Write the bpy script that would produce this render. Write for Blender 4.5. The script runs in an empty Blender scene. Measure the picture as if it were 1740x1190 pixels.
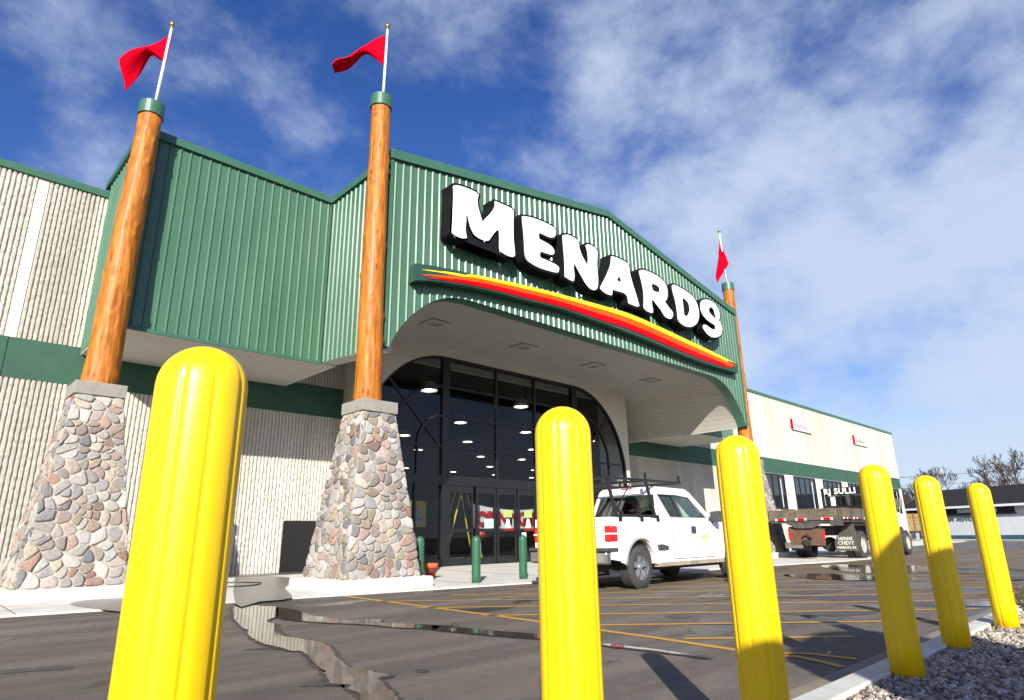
import bpy, bmesh, math, random
import numpy as np
from mathutils import Vector, Matrix, noise as mnoise
rad=math.radians; PI=math.pi
random.seed(7)
SC=bpy.context.scene; COL=SC.collection
# ---------------------------------------------------------------- camera
CY,CP,CR,CF=44.0904,16.4564,-0.8710,1070.801
def setup_camera():
    yaw,pit,rol=rad(CY),rad(CP),rad(CR)
    f=Vector((math.sin(yaw)*math.cos(pit),math.cos(yaw)*math.cos(pit),math.sin(pit)))
    r0=Vector((math.cos(yaw),-math.sin(yaw),0)); u0=r0.cross(f)
    r=r0*math.cos(rol)+u0*math.sin(rol); u=u0*math.cos(rol)-r0*math.sin(rol)
    cd=bpy.data.cameras.new('camera'); co=bpy.data.objects.new('camera',cd); COL.objects.link(co)
    co.matrix_world=Matrix(((r.x,u.x,-f.x,0),(r.y,u.y,-f.y,0),(r.z,u.z,-f.z,1.0),(0,0,0,1)))
    cd.sensor_width=36; cd.sensor_fit='HORIZONTAL'; cd.lens=CF/1740*36; cd.clip_start=.05; cd.clip_end=3000
    SC.camera=co
setup_camera()
# ---------------------------------------------------------------- sun, sky, exposure
SUN_EL,SUN_AZ=25.5,46.0          # rays travel towards azimuth 46 (from +Y to +X)
sd=bpy.data.lights.new('sun','SUN'); sd.energy=4.6; sd.angle=rad(.5); sd.color=(1,.95,.86)
so=bpy.data.objects.new('sun',sd); COL.objects.link(so); so.location=(-20,-20,30)
so.rotation_euler=Vector((math.sin(rad(SUN_AZ))*math.cos(rad(SUN_EL)),math.cos(rad(SUN_AZ))*math.cos(rad(SUN_EL)),-math.sin(rad(SUN_EL)))).to_track_quat('-Z','Y').to_euler()
SC.view_settings.view_transform='Standard'; SC.view_settings.look='None'; SC.view_settings.gamma=1
SC.view_settings.exposure=.85
def setup_world():
    w=bpy.data.worlds.new('World'); SC.world=w; w.use_nodes=True; nt=w.node_tree; nt.nodes.clear()
    N=nt.nodes.new; K=nt.links.new
    out=N('ShaderNodeOutputWorld'); bg=N('ShaderNodeBackground'); K(bg.outputs[0],out.inputs[0])
    sky=N('ShaderNodeTexSky'); sky.sky_type='NISHITA'; sky.sun_disc=False
    sky.sun_elevation=rad(SUN_EL); sky.sun_rotation=rad(SUN_AZ+180)
    sky.air_density=1.0; sky.dust_density=.6; sky.ozone_density=3.0
    hs=N('ShaderNodeHueSaturation'); hs.inputs['Saturation'].default_value=1.27; hs.inputs['Hue'].default_value=.519; hs.inputs['Value'].default_value=1.12; K(sky.outputs[0],hs.inputs['Color'])
    tc=N('ShaderNodeTexCoord'); sx=N('ShaderNodeSeparateXYZ'); K(tc.outputs['Generated'],sx.inputs[0])
    def M(op,a,b=None,c=None):
        m=N('ShaderNodeMath'); m.operation=op
        for i,v in enumerate((a,b,c)):
            if v is None: continue
            if isinstance(v,(int,float)): m.inputs[i].default_value=v
            else: K(v,m.inputs[i])
        return m.outputs[0]
    z=M('MAXIMUM',sx.outputs[2],0.0); den=M('ADD',z,.16)
    cx=M('DIVIDE',sx.outputs[0],den); cy=M('DIVIDE',sx.outputs[1],den)
    cb=N('ShaderNodeCombineXYZ'); K(cx,cb.inputs[0]); K(cy,cb.inputs[1])
    mp=N('ShaderNodeMapping'); mp.inputs['Location'].default_value=(3.3,.9,0); mp.inputs['Rotation'].default_value=(0,0,rad(25)); mp.inputs['Scale'].default_value=(1.0,1.2,1); K(cb.outputs[0],mp.inputs[0])
    mq=N('ShaderNodeMapping'); mq.inputs['Location'].default_value=(11.2,4.4,.9); mq.inputs['Scale'].default_value=(1,1,1.5); K(tc.outputs['Generated'],mq.inputs[0])
    def noise(sc,det,ro,dist,vec):
        n=N('ShaderNodeTexNoise'); n.inputs['Scale'].default_value=sc; n.inputs['Detail'].default_value=det; n.inputs['Roughness'].default_value=ro; n.inputs['Distortion'].default_value=dist; K(vec,n.inputs['Vector']); return n.outputs[0]
    n1=noise(.75,3,.5,.3,mp.outputs[0]); n2=noise(3.6,6,.5,.1,mq.outputs[0]); n3=noise(12,7,.65,.15,mq.outputs[0])
    s=M('ADD',M('MULTIPLY',n1,.24),M('ADD',M('MULTIPLY',n2,.68),M('MULTIPLY',n3,.23)))
    # more cloud towards +X (screen right) and near the horizon
    bias=M('ADD',M('MULTIPLY',sx.outputs[0],.265),M('MULTIPLY',z,-.13))
    s=M('ADD',s,bias)
    rp=N('ShaderNodeValToRGB'); K(s,rp.inputs[0]); e=rp.color_ramp.elements
    e[0].position=.54; e[0].color=(0,0,0,1); e[1].position=.83; e[1].color=(1,1,1,1)
    rp.color_ramp.interpolation='EASE'
    mx=N('ShaderNodeMix'); mx.data_type='RGBA'; K(M('MULTIPLY',rp.outputs[0],.88),mx.inputs[0]); K(hs.outputs[0],mx.inputs[6])
    mx.inputs[7].default_value=(4.7,5.5,6.9,1)
    K(mx.outputs[2],bg.inputs[0]); bg.inputs[1].default_value=.075
setup_world()
SC.cycles.max_bounces=6; SC.cycles.transparent_max_bounces=12; SC.cycles.caustics_reflective=False; SC.cycles.caustics_refractive=False

# ---------------------------------------------------------------- materials
def nmat(name):
    m=bpy.data.materials.new(name); m.use_nodes=True; nt=m.node_tree
    return m,nt,nt.nodes['Principled BSDF']
def pmat(name,col,rough=.5,var=.12,scale=4,det=4,bump=0,bscale=40,metal=0,spec=.5,stretch=(1,1,1),col2=None,coat=0,rvar=0):
    """procedural paint/stone/metal: base colour broken up by noise in object space, optional bump"""
    m,nt,b=nmat(name); N=nt.nodes.new; K=nt.links.new
    b.inputs['Roughness'].default_value=rough; b.inputs['Metallic'].default_value=metal; b.inputs['Specular IOR Level'].default_value=spec
    b.inputs['Coat Weight'].default_value=coat; b.inputs['Coat Roughness'].default_value=.06
    tc=N('ShaderNodeTexCoord'); mp=N('ShaderNodeMapping'); mp.inputs['Scale'].default_value=stretch; K(tc.outputs['Object'],mp.inputs[0])
    n=N('ShaderNodeTexNoise'); n.inputs['Scale'].default_value=scale; n.inputs['Detail'].default_value=det; n.inputs['Roughness'].default_value=.6; K(mp.outputs[0],n.inputs['Vector'])
    mr=N('ShaderNodeMapRange'); mr.inputs[1].default_value=.3; mr.inputs[2].default_value=.7; K(n.outputs[0],mr.inputs[0])
    mx=N('ShaderNodeMix'); mx.data_type='RGBA'; K(mr.outputs[0],mx.inputs[0])
    c2=col2 or tuple(min(1,c*(1+var)) for c in col); c1=col if col2 else tuple(c*(1-var) for c in col)
    mx.inputs[6].default_value=(*c1,1); mx.inputs[7].default_value=(*c2,1); K(mx.outputs[2],b.inputs['Base Color'])
    if rvar:
        r2=N('ShaderNodeMapRange'); r2.inputs[1].default_value=.3; r2.inputs[2].default_value=.7; r2.inputs[3].default_value=rough-rvar; r2.inputs[4].default_value=rough+rvar; K(n.outputs[0],r2.inputs[0]); K(r2.outputs[0],b.inputs['Roughness'])
    if bump:
        n2=N('ShaderNodeTexNoise'); n2.inputs['Scale'].default_value=bscale; n2.inputs['Detail'].default_value=5; K(mp.outputs[0],n2.inputs['Vector'])
        bp=N('ShaderNodeBump'); bp.inputs['Strength'].default_value=bump; bp.inputs['Distance'].default_value=.02; K(n2.outputs[0],bp.inputs['Height']); K(bp.outputs[0],b.inputs['Normal'])
    return m
def emat(name,col,st):
    m,nt,b=nmat(name); b.inputs['Base Color'].default_value=(*col,1); b.inputs['Emission Color'].default_value=(*col,1); b.inputs['Emission Strength'].default_value=st; return m
def glassmat(name,tint,spec=.6,rough=.01):
    m,nt,b=nmat(name); N=nt.nodes.new; K=nt.links.new; nt.nodes.remove(b)
    o=nt.nodes['Material Output']; t=N('ShaderNodeBsdfTransparent'); t.inputs[0].default_value=(*tint,1)
    g=N('ShaderNodeBsdfGlossy'); g.inputs['Roughness'].default_value=rough; g.inputs[0].default_value=(spec,spec,spec,1)
    ge=N('ShaderNodeNewGeometry'); dt=N('ShaderNodeVectorMath'); dt.operation='DOT_PRODUCT'; K(ge.outputs['Incoming'],dt.inputs[0]); K(ge.outputs['Normal'],dt.inputs[1])
    def mth(op,a,b_):
        x_=N('ShaderNodeMath'); x_.operation=op
        for i,v in enumerate((a,b_)):
            if isinstance(v,(int,float)): x_.inputs[i].default_value=v
            elif v is not None: K(v,x_.inputs[i])
        return x_.outputs[0]
    fr=mth('ADD',mth('MULTIPLY',mth('POWER',mth('SUBTRACT',1.0,mth('ABSOLUTE',dt.outputs['Value'],None)),5.0),.96),.04)   # Schlick reflectance of one face
    x=N('ShaderNodeMixShader'); K(fr,x.inputs[0]); K(t.outputs[0],x.inputs[1]); K(g.outputs[0],x.inputs[2]); K(x.outputs[0],o.inputs[0]); return m
def concrete_mat(name,c1,c2,panel=1.25,bump=.5):
    m,nt,b=nmat(name); N=nt.nodes.new; K=nt.links.new; b.inputs['Roughness'].default_value=.9
    ge=N('ShaderNodeNewGeometry'); sx=N('ShaderNodeSeparateXYZ'); K(ge.outputs['Position'],sx.inputs[0])
    d=N('ShaderNodeMath'); d.operation='DIVIDE'; K(sx.outputs[0],d.inputs[0]); d.inputs[1].default_value=panel
    f=N('ShaderNodeMath'); f.operation='FLOOR'; K(d.outputs[0],f.inputs[0])
    wn=N('ShaderNodeTexWhiteNoise'); wn.noise_dimensions='1D'; K(f.outputs[0],wn.inputs['W'])
    mp=N('ShaderNodeMapping'); mp.inputs['Scale'].default_value=(1,1,.22); K(ge.outputs['Position'],mp.inputs[0])
    n=N('ShaderNodeTexNoise'); n.inputs['Scale'].default_value=1.6; n.inputs['Detail'].default_value=6; K(mp.outputs[0],n.inputs['Vector'])
    n3=N('ShaderNodeTexNoise'); n3.inputs['Scale'].default_value=26; n3.inputs['Detail'].default_value=4; K(ge.outputs['Position'],n3.inputs['Vector'])
    a=N('ShaderNodeMath'); a.operation='MULTIPLY_ADD'; K(wn.outputs['Value'],a.inputs[0]); a.inputs[1].default_value=.35
    a2=N('ShaderNodeMath'); a2.operation='MULTIPLY_ADD'; K(n.outputs[0],a2.inputs[0]); a2.inputs[1].default_value=.6
    a3=N('ShaderNodeMath'); a3.operation='MULTIPLY'; K(n3.outputs[0],a3.inputs[0]); a3.inputs[1].default_value=.35
    K(a3.outputs[0],a2.inputs[2]); K(a2.outputs[0],a.inputs[2])
    mr=N('ShaderNodeMapRange'); mr.inputs[1].default_value=.3; mr.inputs[2].default_value=1.0; K(a.outputs[0],mr.inputs[0])
    mx=N('ShaderNodeMix'); mx.data_type='RGBA'; K(mr.outputs[0],mx.inputs[0]); mx.inputs[6].default_value=(*c1,1); mx.inputs[7].default_value=(*c2,1); K(mx.outputs[2],b.inputs['Base Color'])
    n2=N('ShaderNodeTexNoise'); n2.inputs['Scale'].default_value=70; n2.inputs['Detail'].default_value=4; K(ge.outputs['Position'],n2.inputs['Vector'])
    bp=N('ShaderNodeBump'); bp.inputs['Strength'].default_value=bump; bp.inputs['Distance'].default_value=.02; K(n2.outputs[0],bp.inputs['Height']); K(bp.outputs[0],b.inputs['Normal'])
    return m
def attrmat(name,rough=.85,bump=.4,bscale=60,amp=.35,spec=.3):
    """colour from the stone's own 'Col' attribute, mottled by noise"""
    m,nt,b=nmat(name); N=nt.nodes.new; K=nt.links.new; b.inputs['Roughness'].default_value=rough; b.inputs['Specular IOR Level'].default_value=spec
    at=N('ShaderNodeAttribute'); at.attribute_name='Col'; tc=N('ShaderNodeTexCoord')
    n=N('ShaderNodeTexNoise'); n.inputs['Scale'].default_value=bscale*.4; n.inputs['Detail'].default_value=6; n.inputs['Roughness'].default_value=.7; K(tc.outputs['Object'],n.inputs['Vector'])
    mr=N('ShaderNodeMapRange'); mr.inputs[1].default_value=.25; mr.inputs[2].default_value=.75; mr.inputs[3].default_value=1-amp; mr.inputs[4].default_value=1+amp; K(n.outputs[0],mr.inputs[0])
    mx=N('ShaderNodeVectorMath'); mx.operation='SCALE'; K(at.outputs['Color'],mx.inputs[0]); K(mr.outputs[0],mx.inputs['Scale']); K(mx.outputs[0],b.inputs['Base Color'])
    n2=N('ShaderNodeTexNoise'); n2.inputs['Scale'].default_value=bscale; n2.inputs['Detail'].default_value=5; K(tc.outputs['Object'],n2.inputs['Vector'])
    bp=N('ShaderNodeBump'); bp.inputs['Strength'].default_value=bump; bp.inputs['Distance'].default_value=.02; K(n2.outputs[0],bp.inputs['Height']); K(bp.outputs[0],b.inputs['Normal'])
    return m
def asphalt_mat():
    m,nt,b=nmat('asphalt'); N=nt.nodes.new; K=nt.links.new
    ge=N('ShaderNodeNewGeometry')
    def noise(sc,det,ro=.6,st=(1,1,1),rot=0,dist=0):
        mp=N('ShaderNodeMapping'); mp.inputs['Scale'].default_value=st; mp.inputs['Rotation'].default_value=(0,0,rot); K(ge.outputs['Position'],mp.inputs[0])
        n=N('ShaderNodeTexNoise'); n.inputs['Scale'].default_value=sc; n.inputs['Detail'].default_value=det; n.inputs['Roughness'].default_value=ro; n.inputs['Distortion'].default_value=dist; K(mp.outputs[0],n.inputs['Vector']); return n.outputs[0]
    def mr(v,a,b_,c,d):
        r=N('ShaderNodeMapRange'); r.inputs[1].default_value=a; r.inputs[2].default_value=b_; r.inputs[3].default_value=c; r.inputs[4].default_value=d; K(v,r.inputs[0]); return r.outputs[0]
    def mix(f,a,b_):
        x=N('ShaderNodeMix'); x.data_type='RGBA'; K(f,x.inputs[0])
        for i,v in ((6,a),(7,b_)):
            if isinstance(v,tuple): x.inputs[i].default_value=(*v,1)
            else: K(v,x.inputs[i])
        return x.outputs[2]
    big=noise(.35,5,.6,(1,.35,1),rad(-8)); fine=noise(90,3,.7); mid=noise(7,5,.65)
    c=mix(mr(big,.3,.7,0,1),(.092,.075,.058),(.172,.144,.115))
    c=mix(mr(mid,.35,.65,0,.75),c,(.085,.072,.057))
    c=mix(mr(fine,.52,.68,0,.8),c,(.27,.24,.20))
    c=mix(mr(fine,.46,.30,0,.6),c,(.042,.036,.03))
    stk=noise(1.1,6,.62,(.10,1.7,1),rad(4)); c=mix(mr(stk,.46,.68,0,.5),c,(.215,.185,.152)); c=mix(mr(stk,.50,.30,0,.5),c,(.068,.056,.044))
    dust=noise(.55,6,.6,(.35,1.5,1),rad(12)); c=mix(mr(dust,.58,.76,0,.6),c,(.27,.23,.175))
    wet=noise(.42,6,.62,(.8,1.6,1),rad(20),.6); sxx=N('ShaderNodeSeparateXYZ'); K(ge.outputs['Position'],sxx.inputs[0])
    wx=mr(sxx.outputs[0],4,14,0,.075)
    ad=N('ShaderNodeMath'); ad.operation='ADD'; K(wet,ad.inputs[0]); K(wx,ad.inputs[1]); wf=mr(ad.outputs[0],.605,.63,0,1)
    c=mix(wf,c,(.034,.028,.023)); K(c,b.inputs['Base Color'])
    K(mr(wf,0,1,.88,.28),b.inputs['Roughness']); b.inputs['Specular IOR Level'].default_value=.35
    bp=N('ShaderNodeBump'); bp.inputs['Strength'].default_value=.5; bp.inputs['Distance'].default_value=.006; K(fine,bp.inputs['Height']); K(bp.outputs[0],b.inputs['Normal'])
    return m
def log_mat():
    m,nt,b=nmat('varnished log'); N=nt.nodes.new; K=nt.links.new
    tc=N('ShaderNodeTexCoord'); mp=N('ShaderNodeMapping'); mp.inputs['Scale'].default_value=(7,7,.7); K(tc.outputs['Object'],mp.inputs[0])
    n=N('ShaderNodeTexNoise'); n.inputs['Scale'].default_value=2.2; n.inputs['Detail'].default_value=8; n.inputs['Roughness'].default_value=.65; K(mp.outputs[0],n.inputs['Vector'])
    r=N('ShaderNodeValToRGB'); K(n.outputs[0],r.inputs[0]); e=r.color_ramp.elements
    e[0].position=.28; e[0].color=(.17,.042,.005,1); e[1].position=.72; e[1].color=(.60,.24,.030,1)
    x=e.new(.48); x.color=(.39,.122,.011,1)
    mp2=N('ShaderNodeMapping'); mp2.inputs['Scale'].default_value=(3.2,3.2,1.5); K(tc.outputs['Object'],mp2.inputs[0])
    v=N('ShaderNodeTexVoronoi'); v.inputs['Scale'].default_value=1.3; K(mp2.outputs[0],v.inputs['Vector'])
    k=N('ShaderNodeMapRange'); k.inputs[1].default_value=.05; k.inputs[2].default_value=.22; k.inputs[3].default_value=.85; k.inputs[4].default_value=0; K(v.outputs[0],k.inputs[0])
    mx=N('ShaderNodeMix'); mx.data_type='RGBA'; K(k.outputs[0],mx.inputs[0]); K(r.outputs[0],mx.inputs[6]); mx.inputs[7].default_value=(.16,.04,.008,1)
    K(mx.outputs[2],b.inputs['Base Color']); b.inputs['Roughness'].default_value=.5; b.inputs['Specular IOR Level'].default_value=.3; b.inputs['Coat Weight'].default_value=.05; b.inputs['Coat Roughness'].default_value=.25
    bp=N('ShaderNodeBump'); bp.inputs['Strength'].default_value=.55; bp.inputs['Distance'].default_value=.03; K(n.outputs[0],bp.inputs['Height']); K(bp.outputs[0],b.inputs['Normal'])
    return m
GREEN=pmat('green panel paint',(.063,.150,.090),.30,.06,1.5,stretch=(1,1,.3),spec=.6,rvar=.06)
TRIM=pmat('green trim paint',(.045,.130,.085),.4,.08,3,spec=.5)
BAND=pmat('dark green band paint',(.030,.092,.060),.75,.12,2,bump=.25,bscale=60)
BOXGRN=pmat('sign box green',(.018,.065,.045),.5,.1,3)
RIB=concrete_mat('ribbed concrete',(.38,.355,.31),(.65,.62,.56))
SMOOTHC=pmat('smooth precast',(.66,.63,.55),.85,.08,3,bump=.2,bscale=50)
PLASTER=pmat('white plaster',(.58,.565,.51),.85,.05,2,bump=.15,bscale=60)
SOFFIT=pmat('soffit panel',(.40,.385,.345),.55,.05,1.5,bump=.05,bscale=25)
WALK=pmat('sidewalk concrete',(.60,.575,.52),.9,.16,1.7,det=8,bump=.3,bscale=80)
WETC=pmat('wet concrete',(.19,.18,.16),.35,.15,2,bump=.15,bscale=80)
KERBM=pmat('kerb concrete',(.56,.55,.50),.9,.15,6,det=8,bump=.35,bscale=90)
PLINTH=pmat('white concrete plinth',(.68,.67,.63),.85,.09,5,det=7,bump=.3,bscale=60)
CAPM=pmat('grey concrete cap',(.27,.26,.225),.9,.14,5,det=7,bump=.3,bscale=70)
MORTAR=pmat('mortar',(.42,.38,.31),.95,.15,9,bump=.6,bscale=45)
ASPH=asphalt_mat(); LOGM=log_mat()
YPAINT=pmat('yellow line paint',(.62,.33,.03),.75,.0,14,det=6,col2=(.42,.22,.03))
PUDM=pmat('puddle water',(.062,.044,.030),.06,.4,2.5,spec=.24)
STAINM=pmat('damp asphalt',(.05,.044,.038),.45,.25,6,bump=.3,bscale=90,spec=.4)
YPLAST=pmat('yellow plastic',(.90,.585,.003),.36,.03,2,spec=.5,bump=.02,bscale=120)
GPLAST=pmat('green plastic',(.03,.115,.06),.33,.05,3)
BLACK=pmat('black metal',(.013,.013,.014),.4,.2,5)
FRAMEM=pmat('black window frame',(.012,.012,.013),.35,.2,3)
WHITE=pmat('white sign face',(.92,.92,.92),.4,.015,2)
CANM=pmat('black sign return',(.006,.006,.008),.7,.15,3,spec=.2)
SY=pmat('stripe yellow',(.95,.74,.01),.4,.02,3); SO=pmat('stripe orange',(.90,.095,.003),.6,.04,3,spec=.15); SR=pmat('stripe red',(.66,.001,.006),.6,.04,3,spec=.1)
FLAGM=pmat('red flag cloth',(.60,.0,.014),.9,.08,5,bump=.1,bscale=60,spec=.05)
POLEM=pmat('white flagpole',(.80,.80,.78),.35,.05,3); GOLD=pmat('gold ball',(.55,.38,.09),.3,.1,4,metal=.9)
GLASS=glassmat('dark glazing',(.80,.82,.82)); 
CARGL=glassmat('car glass',(.86,.94,.90),1.0); CARDK=glassmat('tinted car glass',(.30,.33,.33),1.0)
WINGL=pmat('store window glass',(.012,.017,.024),.04,.3,.8,spec=.9)
CARW=pmat('white car paint',(.80,.80,.80),.25,.02,2,coat=.5)
TYRE=pmat('tyre rubber',(.045,.043,.041),.85,.25,9,bump=.3,bscale=60); ALLOY=pmat('silver wheel',(.55,.56,.57),.3,.1,4,metal=.85)
CHROME=pmat('chrome',(.62,.63,.64),.18,.06,3,metal=1); DARKP=pmat('dark trim plastic',(.05,.052,.052),.6,.15,6)
UNDER=pmat('dirty chassis',(.02,.019,.017),.8,.3,5); REDL=pmat('red lens',(.55,.01,.012),.15,.1,9,coat=.6); CLEARL=pmat('clear lens',(.7,.7,.7),.15,.05,9,coat=.5)
WOODG=pmat('weathered planks',(.075,.058,.04),.85,.0,3,det=8,col2=(.17,.14,.10),stretch=(1,1,3),bump=.4,bscale=30)
RUST=pmat('rusty steel',(.075,.036,.02),.85,.0,6,det=8,col2=(.15,.085,.05),bump=.3,bscale=50); GREYM=pmat('grey steel',(.07,.066,.058),.65,.2,5,bump=.2,bscale=40)
TERRA=pmat('terracotta',(.52,.10,.04),.8,.1,6); LADY=pmat('yellow ladder rail',(.80,.60,.05),.5,.08,5)
STONEM=attrmat('field stone'); GRAVM=attrmat('river gravel',.8,.3,160,.3)
BARK=pmat('bare bark',(.085,.065,.052),.95,.25,6)
SHING=pmat('dark shingles',(.008,.008,.0095),.9,.25,5,bump=.5,bscale=12); GARW=pmat('white garage siding',(.74,.80,.82),.7,.07,.8,stretch=(1,1,.3)); TEAL=pmat('teal base paint',(.045,.13,.17),.7,.15,3)
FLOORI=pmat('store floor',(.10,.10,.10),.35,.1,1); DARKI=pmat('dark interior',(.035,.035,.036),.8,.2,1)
DRY=pmat('dry weed',(.09,.06,.03),.9,.3,20)
BULB=emat('lamp glow',(1,.93,.76),9.0); SHADE=pmat('prismatic lamp shade',(.62,.62,.55),.3,.1,9)
REDT=pmat('red lettering',(.60,.012,.02),.6,.05,4); BLKT=pmat('black lettering',(.02,.02,.02),.6,.1,4)
# ---------------------------------------------------------------- helpers
def empty(name,loc=(0,0,0)):
    o=bpy.data.objects.new(name,None); COL.objects.link(o); o.location=loc; o.empty_display_size=.3; return o
def tag(o,label=None,cat=None,group=None,kind=None):
    for k,v in (('label',label),('category',cat),('group',group),('kind',kind)):
        if v: o[k]=v
    return o
def rootloc(o):
    while o.parent: o=o.parent
    return Vector(o.location)
class MB:
    """collects shapes in world coordinates; build() links them as ONE mesh object"""
    def __init__(s): s.v=[]; s.f=[]; s.sm=[]; s.c=[]; s.col=None
    def add(s,vs,fs,smooth=False):
        k=len(s.v); s.v+= [tuple(p) for p in vs]; s.f+=[tuple(i+k for i in f) for f in fs]; s.sm+=[smooth]*len(fs); s.c+=[s.col]*len(fs); return s
    def box(s,x0,x1,y0,y1,z0,z1):
        return s.add([(x0,y0,z0),(x1,y0,z0),(x1,y1,z0),(x0,y1,z0),(x0,y0,z1),(x1,y0,z1),(x1,y1,z1),(x0,y1,z1)],[(3,2,1,0),(4,5,6,7),(0,1,5,4),(1,2,6,5),(2,3,7,6),(3,0,4,7)])
    def hexa(s,p): return s.add(p,[(3,2,1,0),(4,5,6,7),(0,1,5,4),(1,2,6,5),(2,3,7,6),(3,0,4,7)])
    def prism(s,pts,ax,a,b,smooth=False):
        """polygon in the two other axes extruded along ax from a to b"""
        def P(p,t): return {'x':(t,p[0],p[1]),'y':(p[0],t,p[1]),'z':(p[0],p[1],t)}[ax]
        n=len(pts); s.add([P(p,a) for p in pts]+[P(p,b) for p in pts],[(i,(i+1)%n,n+(i+1)%n,n+i) for i in range(n)],smooth)
        k=len(s.v)-2*n; s.f+=[tuple(k+i for i in range(n))[::-1],tuple(k+n+i for i in range(n))]; s.sm+=[False]*2; s.c+=[s.col]*2; return s
    def ring(s,o,i,ax,a,b):
        def P(p,t): return {'x':(t,p[0],p[1]),'y':(p[0],t,p[1]),'z':(p[0],p[1],t)}[ax]
        n=len(o); vs=[P(p,a) for p in o]+[P(p,a) for p in i]+[P(p,b) for p in o]+[P(p,b) for p in i]; fs=[]
        for k in range(n):
            j=(k+1)%n; fs+=[(k,j,n+j,n+k),(2*n+j,2*n+k,3*n+k,3*n+j),(j,k,2*n+k,2*n+j),(n+k,n+j,3*n+j,3*n+k)]
        return s.add(vs,fs)
    def tube(s,path,r,n=8,smooth=True,cap=True):
        path=[Vector(p) for p in path]; rr=r if isinstance(r,(list,tuple)) else [r]*len(path); vs=[]; up=None
        for i,p in enumerate(path):
            t=(path[min(i+1,len(path)-1)]-path[max(i-1,0)]).normalized()
            if up is None: up=Vector((0,0,1)) if abs(t.z)<.9 else Vector((1,0,0))
            a=t.cross(up); 
            if a.length<1e-4: a=t.cross(Vector((0,1,0)))
            a.normalize(); b=a.cross(t).normalized(); up=b
            vs+=[p+(a*math.cos(2*PI*k/n)+b*math.sin(2*PI*k/n))*rr[i] for k in range(n)]
        fs=[(i*n+k,i*n+(k+1)%n,(i+1)*n+(k+1)%n,(i+1)*n+k) for i in range(len(path)-1) for k in range(n)]
        s.add(vs,fs,smooth)
        if cap:
            k=len(s.v)-len(vs); s.f+=[tuple(k+i for i in range(n))[::-1],tuple(k+len(vs)-n+i for i in range(n))]; s.sm+=[False]*2; s.c+=[s.col]*2
        return s
    def lathe(s,prof,c=(0,0,0),n=24,ax='z',smooth=True,rf=None,cap=True):
        vs=[];
        for (r,h) in prof:
            for k in range(n):
                a=2*PI*k/n; q=r*(rf(a,h) if rf else 1); u,w=q*math.cos(a),q*math.sin(a)
                vs.append({'z':(c[0]+u,c[1]+w,c[2]+h),'y':(c[0]+u,c[1]+h,c[2]+w),'x':(c[0]+h,c[1]+u,c[2]+w)}[ax])
        m=len(prof); fs=[(i*n+k,i*n+(k+1)%n,(i+1)*n+(k+1)%n,(i+1)*n+k) for i in range(m-1) for k in range(n)]
        s.add(vs,fs,smooth); k=len(s.v)-len(vs)
        if cap and prof[0][0]>1e-4: s.f.append(tuple(k+i for i in range(n))[::-1]); s.sm.append(False); s.c.append(s.col)
        if cap and prof[-1][0]>1e-4: s.f.append(tuple(k+len(vs)-n+i for i in range(n))); s.sm.append(False); s.c.append(s.col)
        return s
    def build(s,name,m,parent=None,bevel=0,fixn=True,seg=2):
        me=bpy.data.meshes.new(name); L=rootloc(parent) if parent else Vector((0,0,0))
        me.from_pydata([(p[0]-L.x,p[1]-L.y,p[2]-L.z) for p in s.v],[],s.f)
        me.polygons.foreach_set('use_smooth',s.sm)
        if any(c is not None for c in s.c):
            at=me.color_attributes.new('Col','FLOAT_COLOR','CORNER'); buf=[]
            for p,c in zip(me.polygons,s.c): buf+=list((*(c or (.3,.3,.3)),1))*p.loop_total
            at.data.foreach_set('color',buf)
        if fixn:
            bm=bmesh.new(); bm.from_mesh(me); bmesh.ops.recalc_face_normals(bm,faces=bm.faces); bm.to_mesh(me); bm.free()
        for x in (m if isinstance(m,(list,tuple)) else [m]): me.materials.append(x)
        o=bpy.data.objects.new(name,me); COL.objects.link(o)
        if parent: o.parent=parent
        if bevel:
            b=o.modifiers.new('bevel','BEVEL'); b.width=bevel; b.segments=seg; b.limit_method='ANGLE'; b.angle_limit=rad(40)
        return o
def box_obj(name,m,parent,*a,bevel=0): return MB().box(*a).build(name,m,parent,bevel)
def copy_tree(o,parent=None):
    c=o.copy(); COL.objects.link(c); c.parent=parent
    for ch in o.children: copy_tree(ch,c)
    return c
def text_geo(txt,size,ext=.004,off=0,align='LEFT',shear=0,space=1):
    cu=bpy.data.curves.new('t','FONT'); cu.body=txt; cu.size=size; cu.extrude=ext; cu.offset=off; cu.align_x=align; cu.shear=shear; cu.space_character=space; cu.resolution_u=3
    o=bpy.data.objects.new('t',cu); COL.objects.link(o); bpy.context.view_layer.update()
    me=bpy.data.meshes.new_from_object(o.evaluated_get(bpy.context.evaluated_depsgraph_get()))
    vs=[v.co.copy() for v in me.vertices]; fs=[tuple(p.vertices) for p in me.polygons]
    bpy.data.objects.remove(o); bpy.data.curves.remove(cu); bpy.data.meshes.remove(me); return vs,fs
def add_text(mb,txt,size,org,right,up,**k):
    vs,fs=text_geo(txt,size,**k); r=Vector(right).normalized(); u=Vector(up).normalized(); n=r.cross(u); o=Vector(org)
    mb.add([o+r*v.x+u*v.y+n*v.z for v in vs],fs); return mb
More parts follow.
